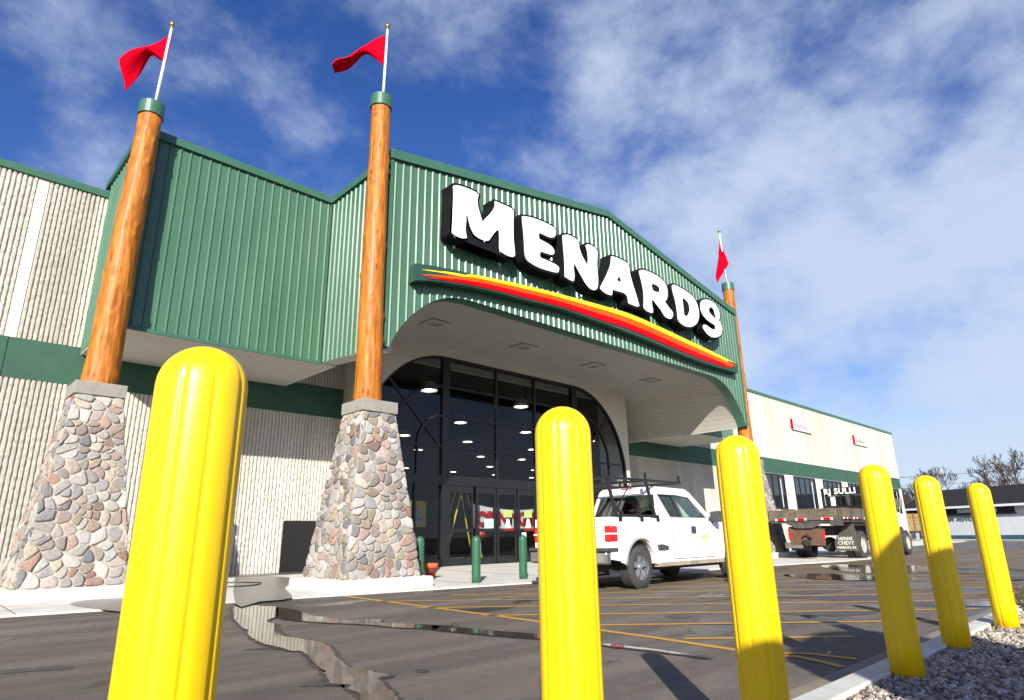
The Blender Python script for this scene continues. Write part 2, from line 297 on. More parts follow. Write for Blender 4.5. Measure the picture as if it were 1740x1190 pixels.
def poly_geo(outer,holes,ext,off=0):
    cu=bpy.data.curves.new('p','CURVE'); cu.dimensions='2D'; cu.fill_mode='BOTH'; cu.extrude=ext; cu.offset=off; cu.resolution_u=2
    for P in [outer]+list(holes):
        sp=cu.splines.new('POLY'); sp.points.add(len(P)-1); sp.use_cyclic_u=True
        for q,p in zip(sp.points,P): q.co=(p[0],p[1],0,1)
    o=bpy.data.objects.new('p',cu); COL.objects.link(o); bpy.context.view_layer.update()
    me=bpy.data.meshes.new_from_object(o.evaluated_get(bpy.context.evaluated_depsgraph_get()))
    vs=[v.co.copy() for v in me.vertices]; fs=[tuple(p.vertices) for p in me.polygons]
    bpy.data.objects.remove(o); bpy.data.curves.remove(cu); bpy.data.meshes.remove(me); return vs,fs
def catmull(P,n=3,closed=True):
    out=[]; m=len(P); P=[Vector(p) for p in P]
    rng=range(m) if closed else range(m-1)
    for i in rng:
        a,b,c,d=(P[(i-1)%m],P[i],P[(i+1)%m],P[(i+2)%m]) if closed else (P[max(i-1,0)],P[i],P[i+1],P[min(i+2,m-1)])
        for k in range(n):
            t=k/n; out.append(.5*((2*b)+(c-a)*t+(2*a-5*b+4*c-d)*t*t+(3*b-a-3*c+d)*t**3))
    if not closed: out.append(P[-1])
    return out
def struct(o): o['kind']='structure'; return o
LETTERS=[("M",[(9.236,9.94),(9.311,10.001),(9.446,10.042),(9.638,10.072),(9.863,10.084),(10.033,10.079),(10.119,10.045),(10.134,10.021),(10.097,9.921),(10.091,9.809),(10.12,9.65),(10.177,9.502),(10.234,9.354),(10.283,9.28),(10.35,9.36),(10.467,9.499),(10.586,9.648),(10.676,9.785),(10.732,9.905),(10.744,9.998),(10.733,10.068),(10.8,10.081),(10.983,10.089),(11.2,10.096),(11.389,10.09),(11.468,10.056),(11.475,9.931),(11.461,9.722),(11.457,9.519),(11.452,9.316),(11.458,9.119),(11.476,8.926),(11.496,8.736),(11.495,8.649),(11.437,8.583),(11.297,8.546),(11.114,8.554),(10.963,8.579),(10.919,8.601),(10.899,8.691),(10.9,8.836),(10.903,9.031),(10.896,9.175),(10.866,9.214),(10.821,9.198),(10.745,9.123),(10.64,8.979),(10.551,8.841),(10.507,8.783),(10.406,8.74),(10.262,8.721),(10.12,8.732),(10.008,8.764),(9.924,8.841),(9.854,8.958),(9.798,9.102),(9.756,9.24),(9.722,9.263),(9.695,9.23),(9.696,9.089),(9.681,8.944),(9.676,8.826),(9.699,8.694),(9.722,8.614),(9.706,8.581),(9.598,8.54),(9.464,8.523),(9.331,8.535),(9.239,8.56),(9.225,8.623),(9.234,8.832),(9.244,9.065),(9.246,9.297),(9.253,9.533),(9.255,9.722),(9.248,9.861)],None),
("E",[(11.821,9.988),(11.861,10.01),(12.128,10.082),(12.4,10.12),(12.676,10.14),(12.921,10.139),(13.135,10.123),(13.27,10.081),(13.295,10.008),(13.275,9.907),(13.228,9.824),(13.135,9.752),(12.973,9.711),(12.797,9.705),(12.624,9.712),(12.555,9.701),(12.519,9.663),(12.515,9.557),(12.54,9.501),(12.598,9.489),(12.787,9.478),(12.961,9.457),(13.1,9.41),(13.168,9.339),(13.183,9.278),(13.143,9.2),(13.07,9.156),(12.946,9.133),(12.772,9.122),(12.634,9.112),(12.565,9.082),(12.534,9.008),(12.542,8.934),(12.591,8.898),(12.762,8.899),(12.97,8.899),(13.146,8.887),(13.287,8.864),(13.356,8.833),(13.371,8.772),(13.341,8.685),(13.275,8.634),(13.096,8.6),(12.852,8.58),(12.612,8.561),(12.376,8.567),(12.179,8.595),(12.001,8.641),(11.923,8.741),(11.894,8.882),(11.885,9.13),(11.87,9.404),(11.845,9.675),(11.825,9.873)],None),
("N",[(13.599,9.949),(13.639,10.004),(13.793,10.07),(13.983,10.098),(14.174,10.088),(14.288,10.056),(14.353,9.995),(14.387,9.923),(14.388,9.812),(14.455,9.667),(14.561,9.507),(14.672,9.403),(14.737,9.326),(14.779,9.352),(14.796,9.468),(14.809,9.639),(14.789,9.801),(14.751,9.929),(14.723,9.99),(14.78,10.051),(14.904,10.091),(15.087,10.094),(15.228,10.068),(15.306,10.008),(15.319,9.912),(15.295,9.734),(15.266,9.527),(15.261,9.329),(15.272,9.108),(15.267,8.912),(15.24,8.739),(15.169,8.61),(15.042,8.534),(14.881,8.519),(14.747,8.563),(14.616,8.649),(14.472,8.798),(14.328,8.945),(14.221,9.063),(14.15,9.136),(14.093,9.146),(14.064,9.097),(14.064,8.976),(14.084,8.821),(14.075,8.685),(14.038,8.582),(13.999,8.553),(13.85,8.556),(13.705,8.58),(13.626,8.61),(13.637,8.797),(13.638,9.009),(13.633,9.247),(13.617,9.483),(13.605,9.721)],None),
("A",[(16.071,10.03),(16.17,10.061),(16.438,10.085),(16.707,10.085),(16.933,10.073),(17.04,10),(17.085,9.864),(17.098,9.689),(17.148,9.525),(17.219,9.337),(17.311,9.125),(17.402,8.914),(17.473,8.726),(17.506,8.618),(17.43,8.563),(17.265,8.543),(17.036,8.544),(16.892,8.551),(16.868,8.66),(16.836,8.782),(16.731,8.841),(16.576,8.857),(16.354,8.841),(16.136,8.826),(16.04,8.814),(16.008,8.749),(15.979,8.629),(15.92,8.591),(15.729,8.577),(15.544,8.598),(15.403,8.643),(15.359,8.701),(15.407,8.783),(15.534,8.957),(15.703,9.201),(15.852,9.444),(15.954,9.617),(16.024,9.812)],[(16.451,9.438),(16.497,9.37),(16.55,9.24),(16.438,9.223),(16.315,9.226),(16.383,9.338)]),
("R",[(17.659,9.942),(17.724,10.007),(17.927,10.081),(18.177,10.118),(18.476,10.118),(18.78,10.111),(19.082,10.055),(19.303,9.958),(19.414,9.814),(19.439,9.631),(19.403,9.464),(19.31,9.299),(19.189,9.19),(19.283,9.121),(19.449,9.007),(19.622,8.924),(19.679,8.844),(19.647,8.743),(19.549,8.627),(19.436,8.576),(19.277,8.564),(19.125,8.59),(19.009,8.669),(18.849,8.798),(18.661,8.904),(18.523,8.991),(18.407,9.053),(18.344,9.031),(18.313,8.908),(18.333,8.763),(18.352,8.647),(18.325,8.557),(18.212,8.524),(18.018,8.522),(17.877,8.547),(17.788,8.599),(17.797,8.749),(17.834,8.966),(17.841,9.207),(17.802,9.467),(17.733,9.69),(17.682,9.857)],[(18.405,9.664),(18.572,9.709),(18.774,9.703),(18.907,9.63),(18.906,9.552),(18.789,9.453),(18.635,9.433),(18.46,9.439),(18.42,9.514)]),
("D",[(19.794,9.982),(19.865,10.043),(20.038,10.077),(20.328,10.07),(20.668,10.039),(21.012,9.995),(21.255,9.927),(21.438,9.8),(21.562,9.627),(21.615,9.407),(21.586,9.198),(21.498,9.005),(21.335,8.825),(21.078,8.668),(20.809,8.566),(20.507,8.527),(20.267,8.542),(20.084,8.597),(19.994,8.686),(19.987,8.876),(19.975,9.094),(19.943,9.336),(19.881,9.543),(19.814,9.721),(19.783,9.88)],[(20.479,9.655),(20.652,9.657),(20.837,9.575),(20.924,9.44),(20.924,9.297),(20.835,9.134),(20.713,9.006),(20.531,8.949),(20.467,9.004),(20.464,9.129),(20.458,9.324),(20.452,9.492)]),
("S",[(21.935,9.926),(22.169,10.031),(22.454,10.094),(22.786,10.097),(23.052,10.028),(23.221,9.887),(23.3,9.723),(23.307,9.573),(23.241,9.452),(23.145,9.4),(23.007,9.413),(22.942,9.502),(22.913,9.631),(22.868,9.74),(22.771,9.807),(22.648,9.831),(22.495,9.754),(22.433,9.635),(22.505,9.533),(22.682,9.456),(22.919,9.392),(23.195,9.366),(23.34,9.248),(23.401,9.081),(23.317,8.884),(23.171,8.733),(22.92,8.607),(22.627,8.525),(22.353,8.517),(22.094,8.563),(21.927,8.656),(21.827,8.764),(21.841,8.839),(21.923,8.906),(22.086,8.922),(22.32,8.887),(22.531,8.855),(22.699,8.874),(22.827,8.955),(22.835,9.046),(22.692,9.102),(22.424,9.13),(22.165,9.188),(21.922,9.306),(21.796,9.48),(21.793,9.684),(21.853,9.832)],None)]
STRIPE_TOP=[(8.227,7.467),(9.009,7.6),(10.53,7.775),(12.001,7.938),(13.522,8.067),(15.229,8.19),(17.076,8.293),(18.749,8.239),(20.576,8.126),(22.208,8.031),(23.715,7.922),(24.766,7.864)]
STRIPE_BOT=[(8.243,7.023),(9.018,7.199),(10.529,7.389),(11.988,7.482),(13.497,7.593),(15.18,7.596),(16.995,7.571),(18.647,7.508),(20.455,7.416),(22.079,7.38),(23.598,7.402),(24.661,7.425)]
PUDDLES=[[(4.248,10.79),(4.427,10.707),(4.512,10.306),(4.608,10.042),(4.244,9.231),(4.058,8.8),(3.833,8.572),(3.69,8.28),(3.685,8.022),(3.514,7.657),(3.398,7.35),(3.31,6.976),(3.339,6.751),(3.358,6.545),(3.354,6.203),(3.219,5.784),(3.085,5.474),(2.945,5.06),(2.921,4.902),(2.954,4.793),(2.943,4.598),(2.951,4.458),(2.939,4.407),(2.844,4.39),(2.762,4.215),(2.694,4.019),(2.639,3.878),(2.507,3.7),(2.379,3.84),(2.48,4.053),(2.52,4.264),(2.589,4.35),(2.57,4.4),(2.509,4.496),(2.55,4.626),(2.633,4.781),(2.645,4.899),(2.698,4.941),(2.757,5.197),(2.877,5.538),(2.946,5.721),(2.997,5.942),(2.951,6.044),(2.957,6.288),(2.947,6.511),(2.97,6.822),(3.046,7.223),(3.173,7.618),(3.237,7.76),(3.294,8.08),(3.435,8.591),(3.613,9.143)],
[(4.53,9.868),(4.597,9.52),(4.541,9.094),(4.409,8.47),(4.459,8.098),(4.455,7.714),(4.771,7.42),(4.617,7.151),(4.736,6.832),(4.885,6.402),(4.7,6.158),(4.615,6.366),(4.467,6.636),(4.408,7.062),(4.273,7.395),(4.133,7.74),(4.016,8.157),(4.004,8.66)],
[(4.9,6.422),(4.979,5.874),(5.092,5.323),(5.196,4.942),(4.997,4.755),(4.853,5.162),(4.734,5.683),(4.691,6.147)],
[(5.128,4.112),(5.174,3.907),(5.193,3.597),(5.186,3.292),(5.172,3.059),(5.126,3.033),(5.106,3.3),(5.109,3.602),(5.062,3.89),(5.075,4.071)],
[(20.31,7.915),(21.637,7.803),(21.274,6.849),(21.986,6.267),(20.906,4.696),(21.059,3.206),(18.916,2.899),(18.308,3.903),(18.285,4.858),(17.48,5.269),(17.986,6.37)],
[(11.042,2.708),(11.454,2.439),(11.595,2.119),(11.332,1.944),(10.866,2.061),(10.76,2.437)],
[(15.822,7.092),(16.744,6.482),(16.551,5.489),(16.109,4.301),(15.07,4.899),(14.744,5.726)],
[(18.149,3.316),(18.679,2.865),(16.786,2.595),(16.373,2.913)]]
WETS=[[(2.409,12.867),(2.788,13.468),(3.189,13.277),(3.221,12.733),(2.814,11.147),(2.589,11.682)],[(7.306,18.579),(7.497,17.515),(7.604,15.875),(6.783,14.231),(6.146,13.127),(5.353,11.122),(4.711,10.922),(4.294,10.893)]]
STAINS=[[(4.427,11.23),(5.029,11.169),(5.305,11.014),(5.336,10.628),(5.088,10.558),(4.852,9.729),(4.65,9.2),(4.505,9.02),(4.559,9.44),(4.569,9.954),(4.403,10.648),(4.211,10.693)],
[(3.201,4.466),(3.261,4.484),(3.277,4.409),(3.262,4.342),(3.209,4.348),(3.179,4.402)],
[(7.418,4.92),(7.765,4.79),(7.542,4.572),(7.185,4.643)],
[(8.833,5.737),(9.856,5.623),(9.932,5.356),(8.896,5.373)],
[(0.913,7.052),(1.139,6.978),(1.357,6.845),(1.33,6.69),(1.113,6.791),(0.893,6.867)],
[(8.437,3.846),(9.087,3.439),(9.442,2.991),(8.741,3.176)],
[(10.543,4.868),(11.371,4.265),(11.301,3.069),(10.466,2.576),(10.484,3.303),(10.506,4.123)],
[(3.339,6.751),(3.398,7.35),(3.497,7.601),(3.429,7.172),(3.387,6.822),(3.383,6.515)],
[(2.669,6.467),(2.837,6.479),(2.979,6.473),(2.949,6.245),(2.817,6.348)],
[(2.321,4.619),(2.417,4.684),(2.519,4.66),(2.639,4.774),(2.49,4.461),(2.395,4.565)],
[(11.464,5.074),(12.263,4.788),(12.368,4.429),(11.363,4.637)],
[(5.988,7.581),(6.609,7.4),(7.045,7.23),(6.259,7.008)]]
CURVES=[[(5.722,2.678),(5.845,2.579),(5.886,2.448),(5.888,2.282),(5.89,2.123)],[(5.643,2.643),(5.685,2.513),(5.626,2.347),(5.562,2.2),(5.481,2.083)]]
F1=([(0.173,12.931),(-0.098,12.735),(-0.375,12.528),(-0.672,12.335),(-0.949,12.131)],[(0.151,12.062),(-0.065,12.226),(-0.321,12.373),(-0.574,11.966),(-0.838,11.404)],[(0.143,13.223),(0.063,10.928)])
F2=([(0.03,13.979),(-0.29,13.828),(-0.615,13.579),(-0.929,13.192),(-1.203,13.102),(-1.351,12.985)],[(0.006,12.973),(-0.263,13.26),(-0.517,13.422),(-0.776,13.243),(-1.032,13.046),(-1.346,12.918)],[(0.057,14.27),(0.03,12.013)])
F3=([(-0.079,14.34),(-0.041,13.995),(0.011,13.629),(0.066,13.265),(0.142,12.94)],[(-0.265,13.461),(-0.219,13.428),(-0.315,13.001),(-0.434,12.467),(-0.412,12.09)],[(-0.086,14.664),(-0.022,12.172)])
# ================================================================ the setting
XA0,XC0,XC1,XD1=2.75,7.64,25.54,30.4
YA,YC,YW,YG=15.24,12.16,18.36,17.0
def sheet(name,pts,z,m,th=0):
    b=MB(); 
    if th: b.prism(pts,'z',z-th,z)
    else: b.add([(p[0],p[1],z) for p in pts],[tuple(range(len(pts)))])
    return struct(b.build(name,m))
sheet('ground',[(-600,-600),(1500,-600),(1500,1500),(-600,1500)],-.06,pmat('dull winter grass',(.10,.09,.05),.95,.3,.4,bump=.4,bscale=8))
sheet('parking_lot',[(-70,-60),(110,-60),(110,75),(-70,75)],0,ASPH)
b=MB(); F=[(-30,17.9),(1.43,11.95),(6.3,11.03),(10.5,10.25),(14,10.0),(19,9.5),(24,8.5),(27.6,8.4),(30.5,12.6),(72,13.6)]
for i in range(len(F)-1):
    p,q=F[i],F[i+1]
    b.add([(p[0],p[1],-.03),(q[0],q[1],-.03),(q[0],q[1],.03),(p[0],p[1],.03),(q[0],18.5,.1),(p[0],18.5,.1)],[(0,1,2,3),(3,2,4,5)])
struct(b.build('sidewalk',WALK))
b=MB()
for i in range(10): # scored joints across the walk
    x=-1+i*2.6
    yf=11.95-(x-1.43)*.187 if x<10.5 else 10.1
    b.hexa([(x-.008,yf+.02,.02),(x+.008,yf+.02,.02),(x+.008,YW,.09),(x-.008,YW,.09),(x-.008,yf+.02,.034),(x+.008,yf+.02,.034),(x+.008,YW,.103),(x-.008,YW,.103)])
struct(b.build('sidewalk_joints',pmat('dark joint',(.13,.12,.11),.9,.2,9)))  # joints drawn as thin dark strips
def zwalk(x,y):
    for p,q in zip(F,F[1:]):
        if p[0]<=x<=q[0]:
            yf=p[1]+(q[1]-p[1])*(x-p[0])/(q[0]-p[0]); return .03+.07*(y-yf)/(18.5-yf)
    return .05
for P in WETS:
    Q=catmull(P,3); b=MB().add([(p.x,p.y,zwalk(p.x,p.y)+.004) for p in Q],[tuple(range(len(Q)))]); struct(b.build('wet_patch',WETC))
def rough(P,n=4,amp=.012,seed=0):
    out=[]
    for p in catmull(P,n): 
        q=mnoise.noise_vector(Vector((p.x*9,p.y*9,seed)))
        out.append((p.x+q.x*amp*2,p.y+q.y*amp*2))
    return out
for i,P in enumerate(STAINS): sheet('damp_stain',rough(P,4,.012,i+20),.004,STAINM)
# damp margin round the big puddle, then the water itself
c=Vector((0,0))
for i,P in enumerate(PUDDLES):
    R=rough(P,5,.010,i)
    if i<4:
        W=[]; n=len(R)
        for k in range(n):
            a,bb=Vector(R[k-1]),Vector(R[(k+1)%n]); t=(bb-a); t.normalize(); w=.035+.03*mnoise.noise(Vector((R[k][0]*5,R[k][1]*5,3)))
            W.append((R[k][0]-t.y*w,R[k][1]+t.x*w))
        area=sum(R[k-1][0]*R[k][1]-R[k][0]*R[k-1][1] for k in range(n))
        if area>0: W=[(2*r[0]-w_[0],2*r[1]-w_[1]) for r,w_ in zip(R,W)]
        sheet('damp_stain',W,.008,STAINM)
    sheet('puddle',R,.012,PUDM)
# painted hatching
b=MB(); LZ=.0045
def line(pts,w=.1):
    pts=[Vector(p) for p in pts]; vs=[]
    for i,p in enumerate(pts):
        t=(pts[min(i+1,len(pts)-1)]-pts[max(i-1,0)]).normalized(); n=Vector((-t.y,t.x))*w/2; vs+=[(p.x+n.x,p.y+n.y,LZ),(p.x-n.x,p.y-n.y,LZ)]
    b.add(vs,[(2*i,2*i+1,2*i+3,2*i+2) for i in range(len(pts)-1)])
line([(6.27,11.0),(6.0,6.5),(5.78,3.9),(5.6,2.66)],.1)
for i in range(25):                     # 45 degree hatch lines from the edge line / walk to the kerb
    s_=9.65+1.5*i; x0=max(5.92,s_-9.55); x1=s_-(2.55 if i==0 else 2.15)
    line([(x0,s_-x0),(x1,s_-x1)],.095)
LZ=.0055
for c in CURVES: line([tuple(p) for p in catmull(c,4,False)],.085)
struct(b.build('road_markings',YPAINT))
# gutter, kerb, gravel island
struct(MB().add([(-6,1.60,.003),(45,1.60,.003),(45,2.06,.004),(-6,2.06,.004)],[(0,1,2,3)]).build('gutter',pmat('sandy gutter concrete',(.22,.19,.145),.9,.25,3,det=8,bump=.4,bscale=70)))
b=MB(); x=-6
while x<45: b.box(x,min(x+3.0,45)-.012,1.55,1.72,-.02,.13); x+=3.0
struct(b.build('kerb',KERBM,None,.015))
sheet('gravel_bed',[(-6,-6),(45,-6),(45,1.55),(-6,1.55)],.085,pmat('gravel earth',(.09,.08,.07),.95,.3,12,bump=.6,bscale=60))
def gravel():
    bm=bmesh.new(); bmesh.ops.create_icosphere(bm,subdivisions=2,radius=1); V=np.array([v.co for v in bm.verts]); Fc=np.array([[v.index for v in f.verts] for f in bm.faces]); bm.free()
    rng=np.random.default_rng(5); shapes=[]
    for k in range(14):
        W=V.copy()
        for j in range(5):
            d=rng.normal(size=3); d/=np.linalg.norm(d); h=rng.uniform(.45,.85); t=V@d; W-=np.outer(np.maximum(W@d-h,0),d)
        shapes.append(W*rng.uniform(.92,1.06,(len(V),1)))
    pts=[]
    for (xa,xb,ya,yb,n) in ((2.9,7.4,-.2,1.53,15000),(7.4,12,-.2,1.53,6500),(12,26,.2,1.53,2600)):
        p=np.stack([rng.uniform(xa,xb,n),rng.uniform(ya,yb,n)],1); pts.append(np.c_[p,rng.uniform(.011,.0225,n)*(1 if xb<12.1 else 1.5)])
    P=np.concatenate(pts); n=len(P); nv=len(V); VV=np.zeros((n,nv,3)); pal=np.array([(.42,.38,.32),(.30,.265,.23),(.22,.19,.165),(.46,.39,.30),(.34,.24,.18),(.16,.14,.13),(.54,.50,.43)])
    col=np.zeros((n,4)); col[:,3]=1
    for i in range(n):
        x,y,r=P[i]; q=np.linalg.qr(rng.normal(size=(3,3)))[0]; W=(shapes[i%14]*np.array([1.25,.95,.75])*r)@q.T
        VV[i]=W+np.array([x,y,.09+r*rng.uniform(.1,.9)]); col[i,:3]=pal[rng.integers(7)]*rng.uniform(.75,1.15)
    FF=(Fc[None]+(np.arange(n)*nv)[:,None,None]).reshape(-1,3)
    me=bpy.data.meshes.new('gravel'); me.vertices.add(n*nv); me.vertices.foreach_set('co',VV.reshape(-1))
    m=len(FF); me.loops.add(m*3); me.loops.foreach_set('vertex_index',FF.reshape(-1)); me.polygons.add(m); me.polygons.foreach_set('loop_start',np.arange(m)*3); me.polygons.foreach_set('loop_total',np.full(m,3))
    me.polygons.foreach_set('use_smooth',np.ones(m,bool)); at=me.color_attributes.new('Col','FLOAT_COLOR','POINT'); at.data.foreach_set('color',np.repeat(col,nv,0).reshape(-1))
    me.update(); me.materials.append(GRAVM); o=bpy.data.objects.new('gravel',me); COL.objects.link(o)
    tag(o,'loose grey and tan river gravel behind the kerb','gravel',kind='stuff')
gravel()
# ================================================================ the store
ST=empty('store_building',(16.6,14,0)); tag(ST,'big green and cream home improvement store with arched entrance canopy','store')
def ribwall(name,x0,x1,z0,z1,y,seg,w=.105,dep=.052,seed=1):
    rng=random.Random(seed); b=MB(); n=int(round((x1-x0)/w)); w=(x1-x0)/n; m=max(1,int((z1-z0)/seg)); zs=[z0+(z1-z0)*k/m for k in range(m+1)]
    for i in range(n):
        x=x0+i*w; vs=[]
        for k,z in enumerate(zs):
            d=dep*(rng.uniform(.62,1.1) if seg<.3 else rng.uniform(.85,1.05)); j=rng.uniform(-.005,.005) if seg<.3 else 0; j2=rng.uniform(-.005,.005) if seg<.3 else 0
            vs+=[(x,y,z),(x+w*.16,y,z),(x+w*.30+j,y-d,z),(x+w*.80+j2,y-d*rng.uniform(.9,1),z),(x+w*.95,y,z)] if True else []
            vs+=[(x+w,y,z)]
        b.add(vs,[(k*6+q,k*6+q+1,k*6+q+7,k*6+q+6) for k in range(m) for q in range(5)])
    return b.build(name,RIB,ST,fixn=False)
ZW0,ZB0,ZB1,ZR=.06,4.71,5.68,9.86
ribwall('ribbed_wall',-14,-2,ZW0,ZB0,YW,.6,seed=1); ribwall('ribbed_wall',-2,10.06,ZW0,ZB0,YW,.075,seed=2)
ribwall('ribbed_wall',-14,-2,ZB1,ZR,YW,.6,seed=3); ribwall('ribbed_wall',-2,1.20,ZB1,ZR,YW,.075,seed=4); ribwall('ribbed_wall',1.43,2.75,ZB1,ZR,YW,.075,seed=5)
ribwall('ribbed_wall',2.75,10.06,ZB1,7.6,YW,.3,seed=8)
ribwall('ribbed_wall',23.74,68.57,ZW0,ZB0,YW,.7,seed=6); ribwall('ribbed_wall',23.74,68.57,ZB1,ZR,YW,.7,seed=7)
box_obj('joint_strip',SMOOTHC,ST,1.20,1.43,YW-.03,YW+.1,ZB1,ZR)
for x in (29.4,34.6,39.7,44.8,49.9,55.0,60.1,65.2): box_obj('joint_strip',SMOOTHC,ST,x-.06,x+.06,YW-.04,YW+.01,ZB1+.01,ZR-.01)
for a,c in ((-14,10.06),(23.74,68.57)):
    b=MB(); x=a
    while x<c-.1:
        e=min(x+5.1,c); b.box(x+.008,e-.008,YW-.036,YW+.12,ZB0,ZB1); x=e
    b.build('accent_band',BAND,ST,.004)
b=MB(); b.box(-14,10.06,YW+.05,YW+.3,0,ZR-.02).box(23.74,68.55,YW+.05,YW+.3,0,ZR-.02).box(10.06,23.74,YW+.05,YW+.3,7.2,ZR-.02); b.build('wall_core',SMOOTHC,ST)
ribwall_side=MB().box(68.25,68.56,YW+.02,75,0,ZR); ribwall_side.build('side_wall',RIB,ST)
MB().box(-14,68.4,YW+.2,75,ZR-.3,ZR-.05).build('roof',GREYM,ST)
for q in ((-14,XA0-.03,YW-.09,YW+.35),(XD1+.03,68.66,YW-.09,YW+.35),(68.2,68.66,YW+.35,75)): MB().box(*q,ZR,10.06).build('roof_coping',TRIM,ST,.01)
# --- metal panels with trapezoid ribs
def ribpanel(name,u0,u1,zb,zt,place,spacing=.2333,rh=.027,rw=.07,fine=0):
    prof=[]; u=u0; n=max(1,int(round((u1-u0)/spacing))); sp=(u1-u0)/n
    for i in range(n):
        c=u0+(i+.5)*sp
        pts=[(c-rw/2,0),(c-rw/2+rh*.95,rh),(c+rw/2-rh*.95,rh),(c+rw/2,0)]
        prof+=[(u0+i*sp,0)]+([(u0+i*sp+sp*.12,0),(u0+i*sp+sp*.22,0)] if fine else [])+pts+([(c+sp*.28,0),(c+sp*.38,0)] if fine else [])
    prof.append((u1,0)); vs=[]
    for (q,h) in prof: vs+=[place(q,h,zb(q)),place(q,h,zt(q))]
    b=MB().add(vs,[(2*i,2*i+2,2*i+3,2*i+1) for i in range(len(prof)-1)]); return b.build(name,GREEN,ST,fixn=False)
con=lambda v:(lambda q:v)
ZAT=10.26
ribpanel('metal_panel',XA0,XC0,con(5.53),con(ZAT),lambda q,h,z:(q,YA-h,z),.2333)
ribpanel('metal_panel',-YW,-YA,con(5.53),con(ZAT),lambda q,h,z:(XA0-h,-q,z))
ribpanel('metal_panel',-YA,-YC,lambda q:5.30+.23*(-q-YC)/(YA-YC),con(ZAT),lambda q,h,z:(XC0-h,-q,z),.2333)
ribpanel('metal_panel',XC1,XD1,con(5.53),con(ZAT),lambda q,h,z:(q,YA-h,z),.2333)
ribpanel('metal_panel',YA,YW,con(5.53),con(ZAT),lambda q,h,z:(XD1+h,q,z))
ribpanel('metal_panel',YC,YA,con(5.30),con(ZAT),lambda q,h,z:(XC1+h,q,z))
AL=[(7.76,5.30),(7.93,5.66),(8.17,6.0),(8.48,6.34),(8.92,6.70),(9.43,6.95),(9.95,7.06),(10.5,7.08)]
ALs=[(p.x,p.y) for p in catmull(AL,4,False)]; XM=(XC0+XC1)/2
ARCH=ALs+[(2*XM-x,z) for x,z in ALs[::-1]]
def zarch(x):
    if x<=ARCH[0][0] or x>=ARCH[-1][0]: return 5.30
    for p,q in zip(ARCH,ARCH[1:]):
        if p[0]<=x<=q[0]: return p[1]+(q[1]-p[1])*(x-p[0])/max(1e-6,q[0]-p[0])
ZPK=12.13
def zgab(x): return ZAT+.04+(ZPK-.22-ZAT-.04)*(1-abs(x-XM)/(XM-XC0))
ribpanel('canopy_fascia',XC0,XC1,zarch,zgab,lambda q,h,z:(q,YC-h,z),.2333,fine=1)
# corner posts, trims
MB().box(XC0-.05,XC0+.03,YC-.045,YC+.03,5.28,ZAT).build('corner_trim',TRIM,ST); MB().box(XC1-.03,XC1+.05,YC-.045,YC+.03,5.28,ZAT).build('corner_trim',TRIM,ST)
MB().box(XC0-.06,XC0-.035,YA-.06,YA+.01,5.5,ZAT).build('corner_trim',TRIM,ST)
for q in ((XA0-.06,XC0-.06,YA-.08,YA+.25,ZAT,10.47),(XA0-.08,XA0+.2,YA+.25,YW+.3,ZAT,10.468),(XC0-.08,XC0+.2,YC+.2,YA+.25,ZAT,10.472),(XC1-.2,XC1+.08,YC+.2,YA+.25,ZAT,10.472),(XC1+.08,XD1+.08,YA-.08,YA+.25,ZAT,10.47),(XD1-.2,XD1+.08,YA+.25,YW+.3,ZAT,10.468)): MB().box(*q).build('roof_coping',TRIM,ST,.008)
MB().prism([(XC0-.08,ZAT),(XM,zgab(XM)-.03),(XC1+.08,ZAT),(XC1+.08,10.53),(XM,ZPK),(XC0-.08,10.53)],'y',YC-.085,YC+.2).build('gable_coping',TRIM,ST,.008)
MB().prism([(XC0+.02,ZAT),(XC1-.02,ZAT),(XM,ZPK-.3)],'y',YC+.05,YW+6).box(XA0+.03,XC0,YA+.06,YW+.3,ZAT-.2,ZAT-.03).box(XC1,XD1-.03,YA+.06,YW+.3,ZAT-.2,ZAT-.03).build('canopy_roof',GREYM,ST)
MB().box(XA0,XC0-.002,YA+.0,YW-.04,5.50,5.56).build('side_soffit',PLASTER,ST); MB().box(XC1+.002,XD1,YA,YW-.04,5.5,5.56).build('side_soffit',PLASTER,ST); MB().hexa([(XC0+.004,YC+.37,5.31),(8.08,YC+.37,5.31),(8.08,YA,5.535),(XC0+.004,YA,5.535),(XC0+.004,YC+.37,5.42),(8.08,YC+.37,6.2),(8.08,YA,6.2),(XC0+.004,YA,5.6)]).hexa([(XC0-.001,YA,5.503),(8.08,YA,5.503),(8.08,YW-.04,5.503),(XC0-.001,YW-.04,5.503),(XC0-.001,YA,5.6),(8.08,YA,6.2),(8.08,YW-.04,6.2),(XC0-.001,YW-.04,5.6)]).build('return_soffit',PLASTER,ST); MB().box(XC1-.13,XC1+.002,YA+.01,YW-.05,5.27,5.565).build('soffit_drop',PLASTER,ST)
MB().box(XA0-.04,XC0-.06,YA-.045,YA-.002,5.47,5.545).build('drip_edge',TRIM,ST)
